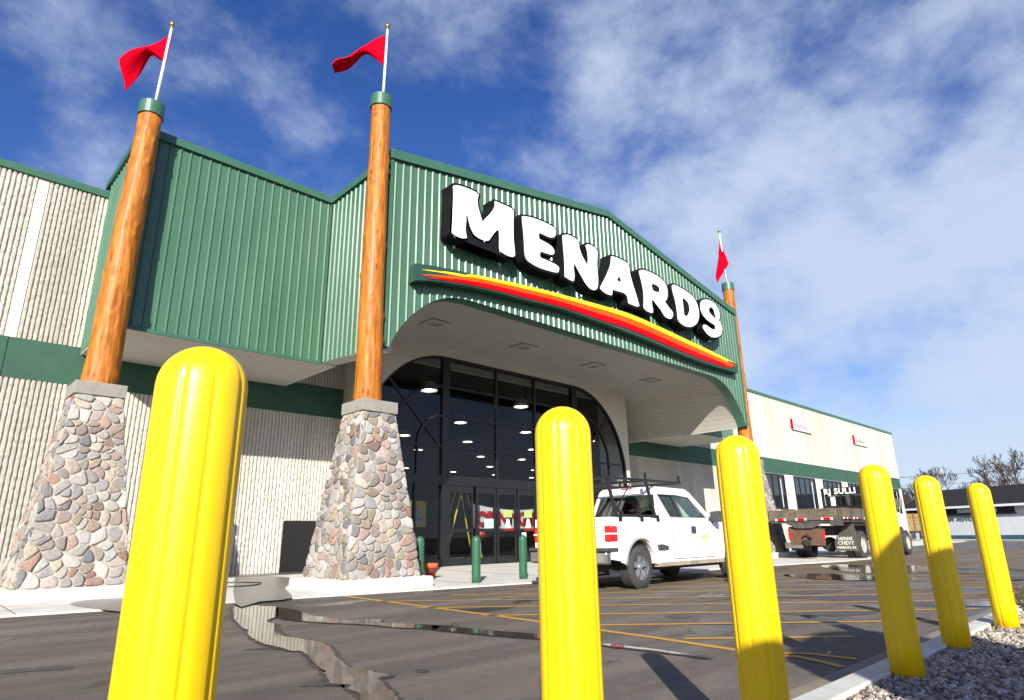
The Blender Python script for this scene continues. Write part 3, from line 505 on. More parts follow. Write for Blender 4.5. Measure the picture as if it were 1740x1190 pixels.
# lip of the arch and the clad vault behind it
b=MB(); n=len(ARCH)
b.add([(x,YC-.03,z-.0) for x,z in ARCH]+[(x,YC+.36,z) for x,z in ARCH]+[(x,YC+.36,z+.4 if 9<x<24 else z+.06) for x,z in ARCH],[(i,i+1,n+i+1,n+i) for i in range(n-1)]+[(n+i,n+i+1,2*n+i+1,2*n+i) for i in range(n-1)])
b.build('arch_lip',TRIM,ST,fixn=False)
VP=[(x,5.3+(z-5.3)*(2.07/1.78)) for x,z in ARCH]; D_=[0]
for p,q in zip(VP,VP[1:]): D_.append(D_[-1]+math.dist(p,q))
def vat(s):
    for i in range(len(VP)-1):
        if s<=D_[i+1] or i==len(VP)-2:
            t=(s-D_[i])/(D_[i+1]-D_[i]); p,q=VP[i],VP[i+1]; nx,nz=(q[1]-p[1]),-(q[0]-p[0]); l=math.hypot(nx,nz); return (p[0]+(q[0]-p[0])*t,p[1]+(q[1]-p[1])*t,nx/l,nz/l)
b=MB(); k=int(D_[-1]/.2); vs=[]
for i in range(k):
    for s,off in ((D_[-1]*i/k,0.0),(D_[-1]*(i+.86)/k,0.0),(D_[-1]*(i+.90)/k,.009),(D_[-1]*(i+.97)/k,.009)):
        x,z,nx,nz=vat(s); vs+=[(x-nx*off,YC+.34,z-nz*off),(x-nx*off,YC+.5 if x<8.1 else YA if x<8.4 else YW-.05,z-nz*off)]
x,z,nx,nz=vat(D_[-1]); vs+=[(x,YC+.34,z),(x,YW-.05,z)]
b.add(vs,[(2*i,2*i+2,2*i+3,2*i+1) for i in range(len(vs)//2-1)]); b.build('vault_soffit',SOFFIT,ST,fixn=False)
for x in (XC1-.12,): MB().box(x,x+.115,YC+.36,YA,5.26,5.31).build('vault_edge_trim',SOFFIT,ST)
for lx in (11.15,15.0,18.85,22.7):
    f=MB().ring([(lx-.36,14.56),(lx+.36,14.56),(lx+.36,15.24),(lx-.36,15.24)],[(lx-.2,14.71),(lx+.2,14.71),(lx+.2,15.09),(lx-.2,15.09)],'z',7.315,7.37).build('downlight',SOFFIT,ST,.006)
    MB().box(lx-.2,lx+.2,14.71,15.09,7.352,7.36).build('lens',pmat('frosted lens',(.30,.30,.28),.3,.1,20),f)
# --- entrance: plaster wall with arched opening, black frame, dark glass
GX0,GX1,GZ,GS=9.9,23.5,7.12,3.37; GC0,GC1=13.28,20.12
def qarc(cx,cz,rx,rz,a0,a1,n=20): return [(cx+rx*math.cos(rad(a0+(a1-a0)*i/n)),cz+rz*math.sin(rad(a0+(a1-a0)*i/n))) for i in range(n+1)]
LA=qarc(GC0,GS,GC0-GX0,GZ-GS,180,90); RA=qarc(GC1,GS,GX1-GC1,GZ-GS,90,0)
LA=[q for q in LA if q[0]>10.25]; op=[(10.22,.0),(10.22,4.9)]+LA+RA+[(GX1,.0)]
MB().prism([(10.06,0),(10.06,7.6),(23.74,7.6),(23.74,0)]+op[::-1],'y',YG,YG+.22).box(10.06,10.2,YG+.22,YW+.06,0,7.6).box(23.54,23.74,YG+.22,YW+.06,0,7.6).build('entrance_wall',PLASTER,ST)
def bar(b,p,q,w,y0=YG+.04,y1=YG+.15):
    p,q=Vector(p),Vector(q); t=(q-p).normalized(); n=Vector((-t.y,t.x))*w/2; b.prism([tuple(p+n),tuple(q+n),tuple(q-n),tuple(p-n)],'y',y0,y1)
def arcbar(b,pts,w,y0=YG+.045,y1=YG+.145):
    o=[];i_=[]
    for k,p in enumerate(pts):
        a,c=Vector(pts[max(k-1,0)]),Vector(pts[min(k+1,len(pts)-1)]); t=(c-a).normalized(); n=Vector((-t.y,t.x))*w/2; p=Vector(p); o.append(tuple(p+n)); i_.append(tuple(p-n))
    for k in range(len(pts)-1): b.prism([o[k],o[k+1],i_[k+1],i_[k]],'y',y0,y1)
b=MB()
arcbar(b,op,.13,YG+.01,YG+.17); bar(b,(GC0,.1),(GC0,GZ),.30,YG+.02,YG+.2); bar(b,(GC1,.1),(GC1,GZ),.30,YG+.02,YG+.2)
bar(b,(GC0,GZ-.05),(GC1,GZ-.05),.12,YG+.012,YG+.168)
for x in (15.68,17.72): bar(b,(x,2.95),(x,GZ),.09)
for z in (6.05,5.0,3.96): bar(b,(GC0,z),(GC1,z),.075,YG+.05,YG+.14)
bar(b,(10.22,2.83),(GX1,2.83),.32,YG+.03,YG+.16); bar(b,(10.22,.2),(GC0,.2),.24,YG+.03,YG+.16); bar(b,(GC1,.2),(GX1,.2),.24,YG+.03,YG+.16)
for sx in (1,-1):
    X=lambda x:x if sx==1 else 2*((GC0+GC1)/2)-x
    arcbar(b,[(X(x),z) for x,z in qarc(GC0,3.96,2.2,2.1,180,90)],.085); arcbar(b,[(X(x),z) for x,z in qarc(GC0,3.96,1.13,1.05,180,90)],.085)
    bar(b,(X(13.1),3.96),(X(10.92),6.05),.085,YG+.055,YG+.135); bar(b,(X(10.25),3.96),(X(GC0),3.96),.08,YG+.052,YG+.138)
    bar(b,(X(12.15),2.9),(X(12.15),3.96),.08); bar(b,(X(11.08),2.9),(X(11.08),3.96),.08); bar(b,(X(12.1),.2),(X(12.1),2.7),.09); bar(b,(X(11.0),.2),(X(11.0),2.7),.09)
FR=b.build('entrance_frame',FRAMEM,ST)
MB().prism([(x,max(z,2.7)) for x,z in op],'y',YG+.09,YG+.105).box(10.22,GC0-.15,YG+.09,YG+.105,.3,2.69).box(GC1+.15,GX1,YG+.09,YG+.105,.3,2.69).build('entrance_glazing',GLASS,ST)
for i,(x0,x1) in enumerate(((13.45,14.55),(14.68,15.6),(15.66,16.62),(16.70,17.66),(17.72,18.68),(18.8,19.93))):
    w=.085; d=MB().ring([(x0,.1),(x1,.1),(x1,2.66),(x0,2.66)],[(x0+w,.32),(x1-w,.32),(x1-w,2.45),(x0+w,2.45)],'y',YG+.05,YG+.12).box(x0+w,x1-w,YG+.055,YG+.115,1.16,1.27).build('door',FRAMEM,ST)
    MB().box(x0+w,x1-w,YG+.083,YG+.093,.32,1.16).box(x0+w,x1-w,YG+.083,YG+.093,1.27,2.45).build('door_glass',GLASS,d)
    if i in (2,3):
        cx=(x0+x1)/2+.06
        MB().box(cx-.19,cx+.19,YG+.068,YG+.078,1.66,1.9).build('door_sticker',pmat('lime sticker',(.36,.62,.12),.5,.1,9),d)
        MB().ring([(cx-.14,1.28),(cx+.14,1.28),(cx+.06,1.6),(cx-.06,1.6)],[(cx-.03,1.36),(cx+.03,1.36),(cx+.03,1.45),(cx-.03,1.45)],'y',YG+.066,YG+.078).build('door_sticker',WHITE,d)
        MB().box(cx-.25,cx+.25,YG+.042,YG+.054,1.2,1.23).build('door_sticker',SR,d)
    if i==1: MB().box(x0+.4,x0+.82,YG+.068,YG+.078,1.28,1.6).build('door_notice',pmat('pale notice',(.42,.62,.58),.6,.1,30),d)
    if i==3: MB().box(x0+.2,x0+.42,YG+.068,YG+.078,.66,1.12).build('door_notice',WHITE,d)
# interior shell
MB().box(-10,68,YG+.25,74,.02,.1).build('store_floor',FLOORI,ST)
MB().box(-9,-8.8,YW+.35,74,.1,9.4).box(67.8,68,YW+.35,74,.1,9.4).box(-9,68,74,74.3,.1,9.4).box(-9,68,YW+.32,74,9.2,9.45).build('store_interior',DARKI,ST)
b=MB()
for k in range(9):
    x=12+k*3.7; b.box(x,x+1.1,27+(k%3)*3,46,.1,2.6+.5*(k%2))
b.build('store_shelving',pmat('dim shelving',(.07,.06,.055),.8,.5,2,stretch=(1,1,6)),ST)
# solid black box on the ribbed wall; its colour stands for an opening's shade
MB().box(8.4,9.64,YW-.075,YW+.02,.07,1.53).build('low_opening',pmat('opening shade',(.006,.006,.006),.9,.1,3),ST)
# right-hand display windows with white piers between
for x0,x1 in ((39.25,42.9),(44.4,48.05),(49.5,53.2),(54.6,58.2),(59.6,63.0),(64.2,67.45)):
    f=MB().ring([(x0,2.45),(x1,2.45),(x1,4.68),(x0,4.68)],[(x0+.1,2.55),(x1-.1,2.55),(x1-.1,4.58),(x0+.1,4.58)],'y',YW-.11,YW+.02)
    for k in (1,2,3): xx=x0+(x1-x0)*k/4; f.box(xx-.035,xx+.035,YW-.1,YW-.02,2.55,4.58)
    f=f.build('window',FRAMEM,ST); MB().box(x0+.1,x1-.1,YW-.06,YW-.045,2.55,4.58).build('window_glass',WINGL,f)
    MB().box(x1-.62,x1-.56,YW-.075,YW-.062,2.56,4.4).build('window_blind',WHITE,f)
for x0,x1 in ((38.2,39.2),(42.95,44.35),(48.1,49.45),(53.25,54.55),(58.25,59.55),(63.05,64.15)): box_obj('white_pier',SMOOTHC,ST,x0,x1,YW-.08,YW+.02,.1,4.69)
# ================================================================ signs on the store
SG=empty('store_name_sign',(XM,YC-.1,8)); tag(SG,'large white channel letters with black returns across the canopy','shop sign')
for n,outer,hole in LETTERS:
    O=[(p.x,p.y) for p in catmull(outer,3)]
    can=MB(); vs,fs=poly_geo(O,[],.2,.07); can.add([(v.x,11.9-v.z,v.y) for v in vs],fs); co=can.build('letter',CANM,SG)
    fc=MB(); vs,fs=poly_geo(O,[[(p.x,p.y) for p in catmull(hole,3)]] if hole else [],.01,0); fc.add([(v.x,11.697-v.z,v.y) for v in vs],fs); fc.build('letter_face',WHITE,co)
SB=empty('stripe_sign',(XM,YC-.1,7.6)); tag(SB,'long curved green sign box with yellow, orange and red brush stripes','sign')
T=catmull(STRIPE_TOP,4,False); B_=catmull(STRIPE_BOT,4,False); m=len(T)
b=MB(); vs=[]
for t,q in zip(T,B_): vs+=[(t.x,11.86,t.y),(q.x,11.86,q.y),(t.x,12.15,t.y),(q.x,12.15,q.y)]
fs=[(0,1,3,2),((m-1)*4,(m-1)*4+2,(m-1)*4+3,(m-1)*4+1)]
for i in range(m-1):
    a=4*i; c=a+4; fs+=[(a,c,c+1,a+1),(a,a+2,c+2,c),(a+1,c+1,c+3,a+3)]
b.add(vs,fs).build('sign_box',BOXGRN,SB)
LEN=[0]
for p,q in zip(T,T[1:]): LEN.append(LEN[-1]+(q-p).length)
def SP(s,t):
    d=s*LEN[-1]
    for i in range(m-1):
        if d<=LEN[i+1] or i==m-2:
            f=(d-LEN[i])/(LEN[i+1]-LEN[i]); a=T[i].lerp(T[i+1],f); c=B_[i].lerp(B_[i+1],f); return a.lerp(c,t)
def strands(name,mat,L,y):
    b=MB()
    for (s0,s1,t0,t1) in L:
        k=36; y-=.0012; ss=[s0+(s1-s0)*i/k for i in range(k+1)]
        def tt(s):
            e=min(1,(s-s0)/.02+.15,(s1-s)/.03+.12); c=(t0+t1)/2; return c-(c-t0)*e,c+(t1-c)*e
        vs=[]
        for s in ss:
            a,c=tt(s); p,q=SP(s,a),SP(s,c); vs+=[(p.x,y,p.y),(q.x,y,q.y),(p.x,y+.02,p.y),(q.x,y+.02,q.y)]
        fs=[]
        for i in range(k): a=4*i; c=a+4; fs+=[(a,c,c+1,a+1),(a,a+2,c+2,c),(a+1,c+1,c+3,a+3)]
        b.add(vs,fs)
    b.build(name,mat,SB,fixn=False)
strands('yellow_stripe',SY,[(.10,.955,.03,.27),(.012,.30,.31,.38),(.05,.95,.22,.33),(.24,.985,.05,.14),(.965,.992,.06,.14)],11.856)
strands('orange_stripe',SO,[(.09,.96,.26,.55),(.01,.4,.62,.72),(.06,.975,.44,.60),(.035,.93,.55,.66),(.12,.99,.30,.44)],11.848)
strands('red_stripe',SR,[(.10,.955,.545,.82),(.02,.5,.82,.88),(.045,.95,.72,.84),(.07,.975,.60,.76)],11.840)
for x0,w,z0,h,txt,lab in ((45.2,3.45,8.0,.72,'Electrical','white department sign with red end reading Electrical'),(57.5,3.3,8.02,.70,'Hardware','white department sign with red end reading Hardware')):
    s=empty('department_sign',(x0+w/2,YW-.2,z0)); tag(s,lab,'sign','department signs on the upper wall')
    MB().box(x0+.14,x0+w,YW-.19,YW-.05,z0,z0+h).build('sign_panel',WHITE,s,.01); MB().box(x0+.05,x0+.14,YW-.20,YW-.05,z0,z0+h+.03).build('red_edge',SR,s)
    add_text(MB(),txt,.62 if txt[0]=='E' else .56,(x0+.3,YW-.195,z0+.16),(1,0,0),(0,0,1),ext=.006).build('lettering',REDT,s)
# ================================================================ stone piers, logs, flags
def clip(poly,a,b_,c):   # keep a*x+b*y<=c
    out=[]
    for i in range(len(poly)):
        p,q=poly[i-1],poly[i]; dp=a*p[0]+b_*p[1]-c; dq=a*q[0]+b_*q[1]-c
        if (dp<0)!=(dq<0): t=dp/(dp-dq); out.append((p[0]+(q[0]-p[0])*t,p[1]+(q[1]-p[1])*t))
        if dq<0: out.append(q)
    return out
PAL=[(.33,.32,.30),(.37,.35,.33),(.36,.29,.25),(.40,.34,.28),(.31,.23,.20),(.26,.25,.245),(.42,.40,.37),(.37,.33,.30),(.33,.28,.24),(.19,.185,.19),(.42,.36,.32),(.30,.29,.28),(.34,.22,.18),(.45,.43,.40),(.35,.30,.22),(.36,.34,.31),(.39,.33,.30)]
def stone_pier(cx,cy,zc,label,seed,pb=.86,pt=.40,cap=.45,pl=1.08,zp=.24,capw=.26):
    rng=random.Random(seed); o=empty('stone_pier',(cx,cy,0)); tag(o,label,'stone pier','stone piers carrying the log columns')
    zt=zc-capw; H=zt-zp
    MB().hexa([(cx-pb,cy-pb,zp),(cx+pb,cy-pb,zp),(cx+pb,cy+pb,zp),(cx-pb,cy+pb,zp),(cx-pt,cy-pt,zt),(cx+pt,cy-pt,zt),(cx+pt,cy+pt,zt),(cx-pt,cy+pt,zt)]).build('pier_core',MORTAR,o)
    MB().box(cx-pl,cx+pl,cy-pl,cy+pl,-.02,zp).build('plinth',PLINTH,o,.06,seg=3); MB().box(cx-cap,cx+cap,cy-cap,cy+cap,zt,zc).build('cap',CAPM,o,.012)
    b=MB()
    for (ux,uy) in ((1,0),(0,1),(-1,0),(0,-1)):
        nx,ny=uy,-ux
        pts=[]; cell=.158; rows=int(H/cell)
        for r in range(rows):
            v=(r+.5)*H/rows; hw=pb+(pt-pb)*v/H; k=max(3,int(round(2*hw/cell)))
            for i in range(k):
                if rng.random()<.26: continue
                pts.append((-hw+(i+.5+(.25 if r%2 else -.25))*2*hw/k+rng.uniform(-.075,.075),v+rng.uniform(-.075,.075)))
        for i,p in enumerate(pts):
            sl=(pb-pt)/H; e=.012
            poly=[(-pb-.1,e),(pb+.1,e),(pb+.1,H-e),(-pb-.1,H-e)]
            L=math.hypot(1,sl); poly=clip(poly,1/L,sl/L,(pb)/L+.018); poly=clip(poly,-1/L,sl/L,(pb)/L+.018)
            for j,q in enumerate(pts):
                if j==i: continue
                dx,dy=q[0]-p[0],q[1]-p[1]; d=math.hypot(dx,dy)
                if d>.8: continue
                poly=clip(poly,dx/d,dy/d,(dx*(p[0]+q[0])/2+dy*(p[1]+q[1])/2)/d-.0065)
                if len(poly)<3: break
            if len(poly)<3: continue
            for _ in range(2):   # ease the corners
                poly=[pp for k in range(len(poly)) for pp in ((poly[k-1][0]*.21+poly[k][0]*.79,poly[k-1][1]*.21+poly[k][1]*.79),(poly[k][0]*.79+poly[(k+1)%len(poly)][0]*.21,poly[k][1]*.79+poly[(k+1)%len(poly)][1]*.21))]
            gx=sum(q[0] for q in poly)/len(poly); gy=sum(q[1] for q in poly)/len(poly); h=rng.uniform(.012,.042); tl=(rng.uniform(-.10,.10),rng.uniform(-.10,.10))
            def P(q,d):
                u,v=q; hw=pb-sl*v; n=Vector((nx,ny,sl)).normalized(); base=Vector((cx+ux*u+nx*hw,cy+uy*u+ny*hw,zp+v)); dd=d+((q[0]-gx)*tl[0]+(q[1]-gy)*tl[1] if d>0 else 0); return base+n*dd
            m=len(poly); vs=[]
            for sc,d in ((1,-.02),(.985,h*.55),(.93,h*.9),(.66,h)):
                for q in poly:
                    w=Vector((q[0]*7,q[1]*7,seed+i)); vs.append(P((gx+(q[0]-gx)*sc,gy+(q[1]-gy)*sc),d+(mnoise.noise(w)*.012 if d>0 else 0)))
            vs.append(P((gx,gy),h*1.0)); fs=[(r*m+k,r*m+(k+1)%m,(r+1)*m+(k+1)%m,(r+1)*m+k) for r in range(3) for k in range(m)]+[(3*m+k,3*m+(k+1)%m,4*m) for k in range(m)]
            c=rng.choice(PAL); f=rng.uniform(.7,1.35); b.col=tuple(q*f*.84 for q in c); b.add(vs,fs,True)
    b.build('stonework',STONEM,o,fixn=True); return o
P1x,P1y,P2x,P2y,P3x,P3y=2.62,14.88,7.36,12.2,25.88,12.45
stone_pier(P1x,P1y,4.05,'tapered fieldstone pier at the left end of the sidewalk, beside the ribbed wall',11)
stone_pier(P2x,P2y,3.9,'tapered fieldstone pier left of the glass entrance, beside a terracotta pot',22)
stone_pier(P3x,P3y,3.95,'tapered fieldstone pier behind the flatbed truck',33)
def log_column(bx,by,bz,tx,ty,tz,rb,rt,label,seed):
    o=empty('log_column',(bx,by,bz)); tag(o,label,'log column','log columns on stone piers'); rng=random.Random(seed)
    kn=[(rng.uniform(0,2*PI),rng.uniform(0,1),rng.uniform(.014,.036)) for _ in range(64)]
    n,rows=40,110; vs=[]; H=tz-.3-bz
    for i in range(rows+1):
        t=i/rows; cx=bx+(tx-bx)*t+.012*math.sin(t*7+seed); cy=by+(ty-by)*t; r=rb+(rt-rb)*t
        for k in range(n):
            a=2*PI*k/n; q=1+.018*mnoise.noise(Vector((math.cos(a)*1.3,math.sin(a)*1.3,t*5+seed)))*2+.012*mnoise.noise(Vector((math.cos(a)*6,math.sin(a)*6,t*3+seed)))
            d=0
            for ka,kt,kh in kn:
                da=(a-ka+PI)%(2*PI)-PI; e=(da/.16)**2+((t-kt)*H/.07)**2
                if e<8: d+=kh*math.exp(-e)
            for ka,t1 in ((3.9+seed%3*.2,.2),(4.7,.32)):    # drying cracks near the foot
                da=(a-ka-.06*math.sin(t*20)+PI)%(2*PI)-PI
                if t<t1 and abs(da)<.09: d-=.022
            vs.append((cx+(r*q+d)*math.cos(a),cy+(r*q+d)*math.sin(a),bz+H*t))
    MB().add(vs,[(i*n+k,i*n+(k+1)%n,(i+1)*n+(k+1)%n,(i+1)*n+k) for i in range(rows) for k in range(n)],True).build('log',LOGM,o,fixn=False)
    MB().lathe([(rt+.035,tz-.34),(rt+.035,tz-.012),(rt+.02,tz),(0,tz)],(tx,ty,0),36,smooth=False).build('metal_cap',TRIM,o); return o
log_column(2.63,P1y,4.05,2.73,P1y,10.88,.325,.235,'varnished log column nearest the left edge of the store, in front of ribbed wall',1)
log_column(7.30,12.22,3.9,7.26,12.22,11.96,.305,.24,'varnished log column at the left corner of the arched canopy',2)
log_column(P3x,P3y,3.95,P3x+.04,P3y,11.98,.30,.235,'varnished log column at the right corner of the canopy, mostly hidden',3)
def flag(px,py,zt,data,amp,labels,dep):
    top,bot,(ft,fb)=data; r0=Vector((math.cos(rad(CY)),-math.sin(rad(CY)),0)); f0=Vector((math.sin(rad(CY)),math.cos(rad(CY)),0)); o=Vector((px,py,0))
    pole=empty('flagpole',(px,py,zt)); tag(pole,labels[0],'flagpole','flagpoles on the log columns')
    a=o+r0*fb[0]+Vector((0,0,zt-.03)); c=o+r0*ft[0]+Vector((0,0,ft[1]-.1)); MB().tube([a,c],[.04,.028],12).build('pole',POLEM,pole)
    MB().lathe([(.0,-.07),(.05,-.05),(.07,0),(.05,.05),(0,.07)],tuple(c+Vector((0,0,.09))),16).lathe([(.03,-.03),(.03,.05)],tuple(c),12).build('finial',GOLD,pole)
    T=catmull([Vector(p) for p in top],5,False); B=catmull([Vector(p) for p in bot],5,False); m=len(T); V=5; vs=[]
    for i,(t,q) in enumerate(zip(T,B)):
        s=i/(m-1)
        for v in range(V+1):
            p=t.lerp(q,v/V); w=amp*s*math.sin(s*7+v*.5)+dep*s*(v/V-.5)+.05*math.sin(v*1.3+s*3)*min(1,s*4); vs.append(o+r0*p.x+Vector((0,0,p.y))+f0*w)
    fo=MB().add(vs,[(i*(V+1)+v,i*(V+1)+v+1,(i+1)*(V+1)+v+1,(i+1)*(V+1)+v) for i in range(m-1) for v in range(V)],True).build('pennant_flag',FLAGM,None,fixn=False)
    s=fo.modifiers.new('thick','SOLIDIFY'); s.thickness=.012; s.offset=0; tag(fo,labels[1],'flag','red pennants on the flagpoles')
flag(2.73,P1y,10.88,F1,.10,('white flagpole with gold ball on the leftmost log column','red pennant flying left from the leftmost flagpole, tip hanging down'),.3)
flag(7.27,12.22,11.96,F2,.10,('white flagpole with gold ball on the log column left of the canopy letters','red pennant streaming left in a long thin tail from the middle flagpole'),.3)
flag(P3x+.03,P3y,11.98,F3,.06,('white flagpole with red pennant drooping over it, on the far right log','red pennant hanging limp on the far right flagpole'),.25)
# ================================================================ bollards
def fl(n,d,w): return lambda a,h: 1-d*max(0,math.cos(n*a))**w
def bollard(name,loc,H,R,m,label,cat,group,rot=0,n=9,lean=(0,0)):
    o=empty(name,loc); tag(o,label,cat,group); hs=H-R
    prof=[(R,0)]+[(R,hs*k/6) for k in range(1,7)]+[(R*math.cos(rad(a)),hs+R*math.sin(rad(a))) for a in (12,24,36,48,58,68,77,85)]+[(0,H)]
    g=fl(n,.05,5)
    def rf(a,h):
        t=max(0,(h-hs)/R); return 1+(g(a+rot,h)-1)*max(0,1-t*1.15)
    b=MB(); b.lathe([(r,h) for r,h in prof],loc,n*16,rf=rf); s=b.build('sleeve',m,o); return o
YB=[(.487,1.563,'nearest yellow bollard, largest and leftmost, cut off by the bottom edge'),(1.699,1.499,'second yellow bollard from the left, covering the tailgate of the white pickup'),(2.865,1.43,'yellow bollard between the white pickup and the flatbed truck'),(4.939,1.475,'yellow bollard in front of the flatbed truck cab, half shaded, on gravel'),(6.34,1.5,'yellow bollard half in shade, right of the flatbed truck hood'),(7.862,1.42,'fully sunlit yellow bollard furthest right, dry weed at its foot')]
for i,(x,y,l) in enumerate(YB): bollard('bollard',(x,y,.08),1.448-.08,.1,YPLAST,l,'bollard','yellow bollards along the kerb',rot=.35*i+.2)
for i,(x,y,l) in enumerate(((8.5,11.75,'green bollard behind the terracotta pot, partly hidden by the stone pier'),(9.59,11.14,'green bollard in front of the yellow stepladder'),(11.05,11.14,'green bollard in front of the doors, just left of the big yellow bollard'))):
    z=zwalk(x,y)-.01; bollard('bollard',(x,y,z),1.0,.098,GPLAST,l,'bollard','green bollards before the entrance',rot=.4*i,n=8)
# terracotta pot
px,py=9.82,13.1; pz=zwalk(px,py); o=empty('flower_pot',(px,py,pz)); tag(o,'empty terracotta flower pot beside the stone pier','flower pot')
MB().lathe([(.105,0),(.145,.23),(.175,.23),(.18,.34),(.16,.34),(.14,.23),(.1,.2),(0,.2)],(px,py,pz),28).build('pot',TERRA,o)
# hose
pts=catmull([(5.0,14.6),(5.6,14.2),(6.1,14.35),(6.35,14.9),(5.9,15.4),(5.2,15.5),(4.6,15.3),(4.2,14.8)],6,False)
tag(MB().tube([(p.x,p.y,zwalk(p.x,p.y)+.012) for p in pts],.014,8).build('hose',BLACK),'black hose curled on the wet sidewalk between the stone piers','hose')
# dry weed by the last bollard
rng=random.Random(3); o=empty('dry_weed',(8.0,1.22,.09)); tag(o,'dry brown weed growing from gravel beside the rightmost bollard','weed'); b=MB()
for k in range(16):
    a=rng.uniform(0,2*PI); p=Vector((8.0+rng.uniform(-.05,.05),1.22+rng.uniform(-.05,.05),.08)); path=[p]; d=Vector((math.cos(a)*.5,math.sin(a)*.5,1.2)).normalized()
    for j in range(5):
        d=(d+Vector((rng.uniform(-.3,.3),rng.uniform(-.3,.3),rng.uniform(-.1,.2)))).normalized(); p=p+d*rng.uniform(.05,.09); path.append(p)
        if j>1:
            for _ in range(3): e=p+Vector((rng.uniform(-.05,.05),rng.uniform(-.05,.05),rng.uniform(0,.05))); b.tube([p,e],.0025,4); b.lathe([(0,-.008),(.009,0),(0,.01)],tuple(e),6)
    b.tube(path,.003,5)
b.build('stems',DRY,o)
# unseen blocks added behind the camera to cast shade on bollards and gravel
def caster(x,y,w,d,h,slope,label):
    o=empty('shade_caster',(x,y,.08)); o.rotation_euler=(0,0,-rad(SUN_AZ)); tag(o,label,'shade caster','added shade casters on the gravel island')
    b=MB(); b.prism([(-w/2,0),(w/2,0),(w/2,h-slope),(w*.3,h+slope*.4),(0,h),(-w*.29,h-slope*1.65),(-w/2,h-slope*3.4)],'y',-d/2,d/2)
    def loc(b,n,m,bev=0):
        me=b.build(n,m,None,bev); me.parent=o; return me
    loc(b,'caster_body',GPLAST,.02)
    for s in (-1,1): loc(MB().box(s*w*.25-w*.22,s*w*.25+w*.22,-d/2-.025,-d/2-.002,.5,h-.75),'caster_panel',PLASTER,.008)
caster(1.14,-2.89,1.75,.5,3.80,.2,'wide added green shade caster with a peaked top on the gravel island')
caster(-.91,-2.22,.72,.4,2.86,.02,'narrow added green shade caster with a flat top on the gravel island')
# ================================================================ things inside the entrance
LP=[(14.2,19.3),(19.2,19.3),(19.7,24.1),(24.4,24.2),(24.2,28.9),(19.9,29.2),(14.4,24.2),(24.0,33.6),(29.6,33.9),(34.6,38.5),(34.9,43.6),(29.8,43.4),(29.8,29.0),(33.2,33.4),(44.6,43.6),(44.2,33.2),(39.6,38.4),(39.6,43.4),(29.9,24.2),(24.4,38.6)]
lo=empty('pendant_lamp',(LP[0][0],LP[0][1],6.5)); L0=LP[0]
def at0(b): return b
MB().lathe([(.06,.34),(.2,.28),(.30,.12),(.36,-.08),(.335,-.08),(.28,.1),(.18,.24),(.05,.30)],(L0[0],L0[1],6.5),24).build('lamp_shade',SHADE,lo)
MB().lathe([(0,-.05),(.2,-.07),(.3,-.03),(.24,.1),(.1,.22),(0,.22)],(L0[0],L0[1],6.5),20).build('bulb',BULB,lo)
MB().tube([(L0[0],L0[1],6.8),(L0[0],L0[1],9.2)],.02,6).lathe([(.09,.3),(.09,.52),(0,.52)],(L0[0],L0[1],6.5),12).build('hanger',GREYM,lo)
for i,(x,y) in enumerate(LP):
    q=lo if i==0 else copy_tree(lo)
    if i: q.location=(x,y,6.5)
    tag(q,'smaller lit bell shaped pendant lamp hanging farther inside behind the dark entrance glass' if i else 'largest lit pendant lamp, in the upper left arched glass','lamp','pendant lamps inside the store')
# stepladder
o=empty('stepladder',(14.6,18.0,.1)); tag(o,'yellow stepladder standing just inside the entrance doors','ladder')
b=MB()
for y in (17.75,18.3): b.tube([(13.85,y,.1),(14.72,18.0+(y-18.02)*.55,2.75)],.032,6,False)
b.build('front_rails',LADY,o); b=MB()
for y in (17.75,18.3): b.tube([(15.62,y,.1),(14.84,18.0+(y-18.02)*.55,2.75)],.026,6,False)
b.build('rear_rails',LADY,o); b=MB()
for k in range(1,8):
    t=k/8.2; x=13.85+.87*t; hw=.275*(1-.45*t); z=.1+2.65*t; b.box(x-.045,x+.045,18.02-hw,18.02+hw,z-.012,z+.012)
b.build('steps',ALLOY,o); MB().box(14.62,14.94,17.8,18.2,2.74,2.8).build('top_cap',REDT,o)
MB().box(14.05,14.75,17.74,17.78,.3,.33).box(14.9,15.5,17.74,17.78,.3,.33).build('spreader',ALLOY,o)
bo=MB().lathe([(0,-.21),(.10,-.19),(.17,-.09),(.185,.02),(.15,.13),(.08,.19),(0,.205)],(15.36,17.6,1.08),24); bo=bo.build('balloon',pmat('red balloon',(.62,.03,.035),.35,.1,3)); tag(bo,'small red balloon floating behind the entrance door glass','balloon')
MB().tube([(15.36,17.6,.88),(15.4,17.62,.1)],.006,5).build('string',WHITE,bo)
o=empty('opening_banner',(16.6,17.55,1.3)); tag(o,'white banner with big red letters hung behind the entrance doors','banner')
b=MB(); k=24; vs=[]
for i in range(k+1):
    t=i/k; x=14.85+3.75*t; s=.12*(1-math.sin(PI*t)); zz=2.06-.16*math.sin(PI*t)+ .08*(1-t); y=17.5+.05*math.sin(t*9)
    vs+=[(x+.1*(1-t)*0,y,zz),(x+.12*(1-t),y,1.28-.03*math.sin(PI*t))]
cl=b.add(vs,[(2*i,2*i+1,2*i+3,2*i+2) for i in range(k)]).build('banner_cloth',WHITE,o,fixn=False); s=cl.modifiers.new('thick','SOLIDIFY'); s.thickness=.01
add_text(MB(),'OPENING SOON',.66,(15.02,17.43,1.40),(1,0,0),(0,0,1),ext=.004,off=.028,space=.82).build('lettering',REDT,o)
o=empty('poster',(12.3,17.35,1.4)); tag(o,'yellow and blue poster behind the left entrance window','poster')
